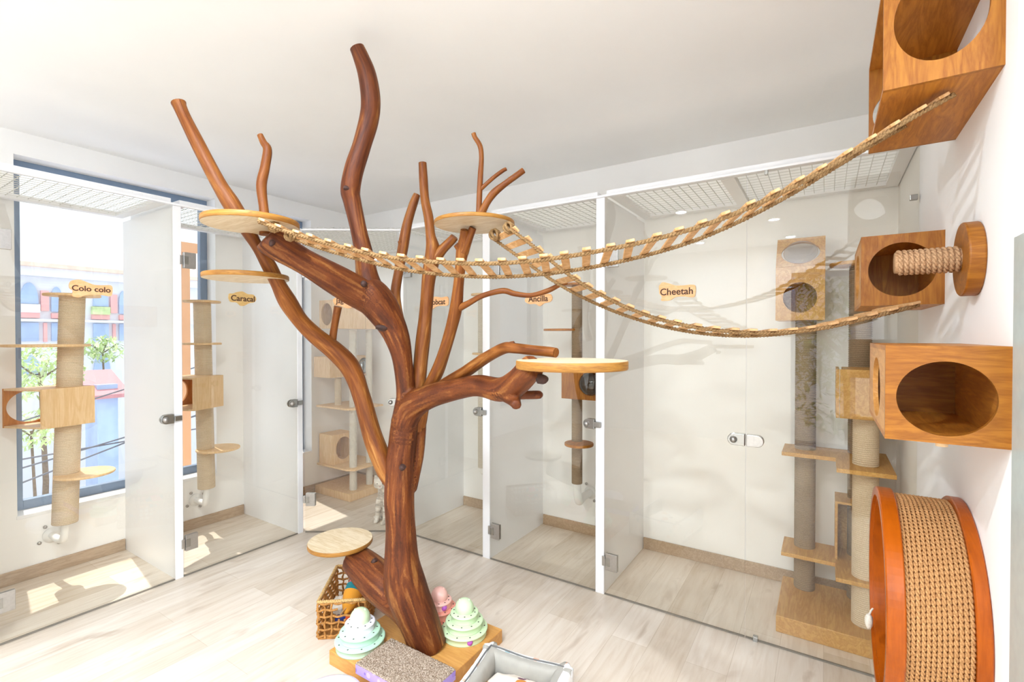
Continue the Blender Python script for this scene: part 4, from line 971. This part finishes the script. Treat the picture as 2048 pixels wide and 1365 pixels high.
tz = T('teaser_wand', 'thin wooden teaser wand leaning across the woven basket', 'cat toy', inb(.5, .3, .03))
obj('stick', MB().tube([inb(.42, .12, .10), inb(.93, .62, .19)], .0035, 8), M['slat'], tz)
obj('string', MB().tube(crom([tuple(inb(.93, .62, .19)), tuple(inb(.8, .70, .235)), tuple(inb(.5, .62, .22)), tuple(inb(.42, .5, .19))], 8), .0018, 6), M['sisalw'], tz)
nb = T('mouse_toy', 'small navy and orange felt mouse near the handle gap of the woven basket', 'cat toy', inb(.45, .15, .02))
obj('body', MB().ball(inb(.42, .13, .075), .03, .02, .022, fn=lambda p: fd*p.x+sd*p.y+Vector((0, 0, p.z))), M['feltn'], nb)
obj('nose', MB().ball(inb(.58, .13, .08), .016, .014, .016), plain('red felt', '#D9572B', .9), nb)
# ------------------------------------------------------------------ the tabby cat behind the trunk
cp = aZ(770, 1043, 0); ang = math.atan2(-cp.y, -cp.x); cf = Vector((math.cos(ang-.75), math.sin(ang-.75), 0)); cl = Vector((-cf.y, cf.x, 0))
hf = Vector((math.cos(ang-.1), math.sin(ang-.1), 0)); hl = Vector((-hf.y, hf.x, 0)); HC = None
kt = T('cat', 'grey and cream tabby cat sitting in the corner stall, peeking out from behind the trunk', 'cat', cp)
def cw(f, l, z): return cp+cf*f+cl*l+Vector((0, 0, z))
bm_ = MB()
def hw_(f, l, z): return cw(.05, 0, 0)+hf*(f-.05)+hl*l+Vector((0, 0, z))
bm_.tube([Vector(p[:3]) for p in crom([tuple(cw(-.10, 0, .03)), tuple(cw(-.10, 0, .09)), tuple(cw(-.06, 0, .16)), tuple(cw(-.02, 0, .22)), tuple(cw(.01, 0, .275)), tuple(cw(.03, 0, .31))], 5)], [.05, .07, .09, .095, .098, .098, .096, .094, .092, .088, .085, .082, .08, .077, .074, .072, .07, .068, .064, .06, .056, .053, .05, .048, .045, .045][:26], 18)
for s in (-1, 1):
    bm_.tube([cw(.015, s*.04, .20), cw(.035, s*.042, .13), cw(.045, s*.042, .07), cw(.05, s*.042, .03), cw(.062, s*.042, .014)], [.034, .027, .021, .018, .02], 12)
    bm_.ball(cw(.072, s*.042, .014), .026, .02, .016)
    bm_.ball(cw(-.06, s*.075, .075), .07, .045, .075); bm_.ball(cw(.0, s*.085, .015), .05, .022, .017)
    bm_.lathe(hw_(.045, s*.034, .372), hl*s*.35+Vector((0, 0, 1))+hf*.05, [(.026, 0), (.021, .015), (.012, .032), (.002, .045)], 14)
bm_.ball(cw(.055, 0, .345), .054, .056, .05, 24, 16); bm_.ball(hw_(.095, 0, .328), .026, .026, .022); bm_.ball(hw_(.07, .03, .33), .025); bm_.ball(hw_(.07, -.03, .33), .025)
bm_.tube([Vector(p) for p in crom([tuple(cw(-.17, 0, .03)), tuple(cw(-.16, .1, .025)), tuple(cw(-.08, .16, .022)), tuple(cw(.03, .15, .02))], 6)], .02, 10)
m, nt, b_ = newmat('tabby fur'); b_.inputs['Roughness'].default_value = .95
v = texco(nt, 'Object', (1, 1, 3.2)); f = nz(nt, v, 7, 2, .5, 1.0); g2 = nz(nt, texco(nt, 'Object'), 160, 2)
L(nt, mixc(nt, .15, ramp(nt, f, [(.38, '#F1ECE4'), (.5, '#DACFC1'), (.6, '#A3978B'), (.68, '#E2D9CC')]), ramp(nt, g2, [(.3, '#A89D92'), (.7, '#F6F2EC')])), b_.inputs['Base Color']); bumpn(nt, b_, g2, .5, .004)
obj('body', remesh(bm_, .006, 4), m, kt)
ey = MB(); 
for s in (-1, 1): ey.ball(hw_(.097, s*.021, .352), .0085)
obj('eye', ey, M['black'], kt); obj('nose', MB().ball(hw_(.119, 0, .333), .006, .006, .004), plain('pink nose', '#C98A86', .6), kt)
# ------------------------------------------------------------------ outside the windows
FX = -20.0
def fy(x): return aX(x, 672, FX).y
def fz(y, x=140): return aX(x, y, FX).z
GZ = -3.6
struct('street', MB().box(-30, XW-TH-1.2, -14, 34, GZ-.2, GZ), M['street'])
bld = T('building', 'white and pink building with arched blue windows across the street', 'building', (FX, 8, GZ))
obj('wall', MB().box(FX-6, FX, -14, 34, GZ, fz(556)), M['facade'], bld)
zc = fz(556); obj('cornice', MB().box(FX-6.3, FX+.35, -14, 34, zc-.05, zc+.22), M['facade'], bld)
rz = fz(517, 60); obj('roof', MB().prism([(FX+.5, -14, zc+.22), (FX+.5, -14, zc+.34), (FX-5.5, -14, rz+1.2), (FX-6.5, -14, rz+1.2), (FX-6.5, -14, zc+.22)], (0, 48, 0)), M['tileroof'], bld)
per = fy(186)-fy(40); base = fy(40)
def arch(y0, y1, z0, z1, rise, th=.12):
    n = 14; pts = [(FX, y0, z0), (FX, y1, z0)]
    for k in range(n+1): a = PI*k/n; pts.append((FX, (y0+y1)/2+(y1-y0)/2*math.cos(a), z1-rise+rise*math.sin(a)))
    return MB().prism(pts, (th, 0, 0))
z = lambda y: fz(y)
hw = fy(73)-fy(38)
for k in range(-6, 9):
    y0 = base+per*k
    w = obj('window', arch(y0, y0+hw*1.05, z(611), z(571), .55, .06), M['bluewin'], bld)
    obj('balcony', MB().box(FX, FX+.16, y0-.05, y0+hw*1.1, z(628), z(612)), M['leaf'] if k % 2 else M['facade'], w)
    obj('pink_band', MB().box(FX, FX+.1, y0-.05, y0+hw*1.1, z(638), z(628)), M['pinkw'], w)
    ya, yb = fy(102)+per*k, fy(124)+per*k
    w2 = obj('window', arch(ya, yb, z(625), z(576), .4, .06), M['bluewin'], bld)
    obj('pilaster', MB().box(FX, FX+.09, fy(81)+per*k, fy(97)+per*k, z(624), z(585)), M['pinkw'], w2)
    obj('pink_band', MB().box(FX, FX+.1, ya, yb, z(638), z(628)), M['pinkw'], w2)
    w3 = obj('window', MB().box(FX, FX+.06, y0, y0+hw*1.05, z(682), z(647)), M['bluewin'], bld)
    obj('pilaster', MB().box(FX, FX+.09, fy(86)+per*k, fy(93)+per*k, z(684), z(647)), M['pinkw'], w3)
    obj('window', MB().box(FX, FX+.06, fy(102)+per*k, fy(122)+per*k, z(682), z(647)), M['bluewin'], bld)
    obj('window', arch(y0, y0+hw*1.15, z(745), z(709), .6, .06), M['bluewin'], bld)
    obj('ledge', MB().box(FX, FX+.25, y0-.3, y0+per-.3, z(645), z(640)), M['facade'], bld)
def leaf_tree(label, c, R, n, mat, trunk_h, seed, size=.16, squash=.8, cat='tree', name='tree'):
    rnd = random.Random(seed); c = Vector(c); t = T(name, label, cat, (c.x, c.y, c.z), None); mb = MB()
    top = c+Vector((0, 0, trunk_h))
    for i in range(n):
        while True:
            p = Vector((rnd.uniform(-1, 1), rnd.uniform(-1, 1), rnd.uniform(-1, 1)))
            if .35 < p.length < 1: break
        if noise.noise(p*2.4+Vector((seed, 0, 0))) < -.12: continue
        q = top+Vector((p.x*R, p.y*R, p.z*R*squash)); d = Vector((rnd.gauss(0, 1), rnd.gauss(0, 1), rnd.gauss(-.3, .8))).normalized(); u, v = frame(d)
        l = size*rnd.uniform(.7, 1.3); w = l*.3
        mb.add([q-d*l/2, q+u*w/2+v*.01, q+d*l/2, q-u*w/2+v*.01], [(0, 1, 2, 3)], False)
    obj('crown', mb, M[mat], t, weld=False)
    tb = MB(); tb.tube([c, c+Vector((.1, .05, trunk_h*.5)), top], [R*.09, R*.07, R*.04], 10)
    for k in range(5): a = k*1.3; tb.tube([top-Vector((0, 0, R*.2)), top+Vector((math.cos(a)*R*.6, math.sin(a)*R*.6, R*.3))], [R*.035, R*.012], 7)
    obj('trunk', tb, M['bark'], t)
p = aX(80, 745, -13.5); leaf_tree('light green street tree outside the window beside the sisal post', (p.x, p.y, GZ), .72, 1100, 'leaf', p.z-GZ, 3, .17)
p = aX(62, 862, -9.5); leaf_tree('small pale green bush outside the window behind the open plywood box', (p.x, p.y, GZ), .36, 500, 'leaf', p.z-GZ, 5, .11)
p = aX(205, 700, -18.5); leaf_tree('dull green tree in front of the far building', (p.x, p.y, GZ), .55, 400, 'leaf', p.z-GZ, 8, .24)
aw = T('awning', 'faded red roof across the street seen through the window', 'awning', aX(205, 790, -16))
q0, q1 = aX(183, 766, -16), aX(262, 756, -16)
obj('roof', MB().prism([(-16, q0.y, q0.z-.35), (-17.4, q0.y, q0.z+.25), (-17.4, q0.y, q0.z+.15), (-16, q0.y, q0.z-.45)], (0, q1.y-q0.y, 0)), M['carred'], aw)
obj('front', MB().box(-17.2, -16.3, q0.y+.2, q1.y-.2, GZ, q0.z-.1), M['bluewin'], aw)
st = [(150, 925, 240, 890), (150, 1000, 240, 800), (40, 920, 240, 885), (150, 905, 240, 878), (60, 838, 240, 782)]
for i, (x0, y0, x1, y1) in enumerate(st[:1]+st[2:]):
    a, b = aX(x0, y0, -8.5), aX(x1, y1, -8.5); d = b-a; a2, b2 = a-d*3, b+d*3
    obj('power_cable', MB().tube([a2, b2], .011, 6), M['cable'], None, 'thin overhead cable outside the window, %s' % ['lowest of those seen', 'second from the bottom', 'third from the bottom', 'topmost of those seen'][i], 0, a2, 'cable', 'overhead cables')
col = T('terracotta_column', 'terracotta painted column outside the window, beside the Caracal post', 'column', (-5.6, 0, GZ))
a, b = aX(364, 700, -5.5), aX(381, 700, -5.5)
obj('shaft', MB().box(-5.75, -5.5, a.y, b.y, GZ, 2.45), M['terra'], col); obj('capital', MB().box(-5.8, -5.45, a.y-.05, b.y+.05, 2.45, 2.55), M['terra'], col)
# parapet outside below the windows with terracotta blocks
struct('trim_3', MB().box(-5.35, XW-TH, -2.2, 4.0, GZ, .06), M['concrete'], .004)
for i in range(9):
    y = -.05+i*.3
    obj('terracotta_block', MB().box(-4.98, -4.84, y, y+.13, .06, .155), M['terra'], None, 'terracotta block in the spaced row on the parapet outside the windows', .004, (-4.9, y, .06), 'block', 'terracotta blocks on the parapet')
# eave that shades the upper part of the windows
struct('trim_4', MB().box(-4.98, XW-TH, -2.4, 4.2, 3.12, 3.3).box(-6.1, -4.98, -3.2, .1, 3.14, 3.28), M['wall'])  # deeper box is an unseen awning, added to keep sun out
# garden behind the camera (it shows in the glass)
leaf_tree('leafy garden tree beyond the entrance window behind the camera', (.28, -4.3, GZ), 1.25, 4200, 'leafd', 5.1, 11, .2, 1.3)
struct('terrace', MB().box(-7, 9, -16, YF-.2, -.6, -.5).box(XE+.2, 9, YF-.2, 6, -.6, -.5), M['concrete'])
# ------------------------------------------------------------------ light: sky, sun and unseen fill lamps added to brighten the room
w = bpy.data.worlds.new('world'); scene.world = w; w.use_nodes = True; nt = w.node_tree; bg = nt.nodes['Background']
bg.inputs['Color'].default_value = (0.80, 0.90, 1.0, 1); bg.inputs['Strength'].default_value = SKY
sd_ = bpy.data.lights.new('sun', 'SUN'); so = bpy.data.objects.new('sun', sd_); COL.objects.link(so); sd_.energy = SUN; sd_.angle = math.radians(.6); sd_.color = (1, .97, .93)
dv = Vector((.46, -.075, -1.0)).normalized(); so.rotation_euler = dv.to_track_quat('-Z', 'Y').to_euler()
def portal(name, loc, direction, sx, sy):
    l = bpy.data.lights.new(name, 'AREA'); l.shape = 'RECTANGLE'; l.size = sx; l.size_y = sy; l.cycles.is_portal = True
    o = bpy.data.objects.new(name, l); COL.objects.link(o); o.location = loc; o.rotation_euler = Vector(direction).to_track_quat('-Z', 'Z').to_euler()
for (a, b, z0, z1) in (W1, W2, (-2.0, -.8, .425, 2.77)): portal('sky_portal', (XW-TH-.02, (a+b)/2, (z0+z1)/2), (1, 0, 0), b-a, z1-z0)
for (a, b, z0, z1) in ((-.42, .34, .02, 2.5),): portal('sky_portal', ((a+b)/2, YF-.2, (z0+z1)/2), (0, 1, 0), b-a, z1-z0)
portal('sky_portal', (XE+.17, -.45, 1.36), (-1, 0, 0), 3.3, 2.68)
M['lampw'] = plain('fill lamp housing', '#F4F4F4', .4)
M['globe'] = emis('fill globe glow', '#EEF3FF', GLOBE_FILL)
for i, (x, y) in enumerate(FILL_GLOBES):  # unseen globes, added to brighten the room without showing in the glass
    t = T('fill_globe', 'unseen fill globe added in the entrance bay to the right of the viewpoint', 'ceiling lamp', (x, y, ZC), 'added fill globes')
    obj('canopy', MB().lathe((x, y, ZC-.03), (0, 0, 1), [(0, 0), (.05, 0), (.05, .029), (0, .029)], 24), M['lampw'], t)
    obj('rod', MB().tube([(x, y, ZC-.03), (x, y, 2.66)], .006, 8), M['lampw'], t)
    obj('globe', MB().ball((x, y, 2.52), .14, n=24, m=16), M['globe'], t)
for i, (x, y) in enumerate(FILL_SPOTS):  # unseen downlights, added to brighten the right wall and box sides
    t = T('fill_downlight', 'small round unseen fill light added in the ceiling behind the viewpoint', 'ceiling lamp', (x, y, ZC), 'added fill downlights')
    obj('trim_ring', MB().lathe((x, y, ZC-.012), (0, 0, 1), [(.05, .012), (.072, .011), (.07, .002), (.052, 0), (.05, .006), (.05, .012)], 32), M['lampw'], t)
    l = bpy.data.lights.new('fill_downlight', 'AREA'); l.shape = 'DISK'; l.size = .1; l.energy = FILL_SPOTW; l.color = (.80, .90, 1)
    o = bpy.data.objects.new('fill_beam', l); COL.objects.link(o); o.location = (x, y, ZC-.008)
scene.view_settings.exposure = EXPO
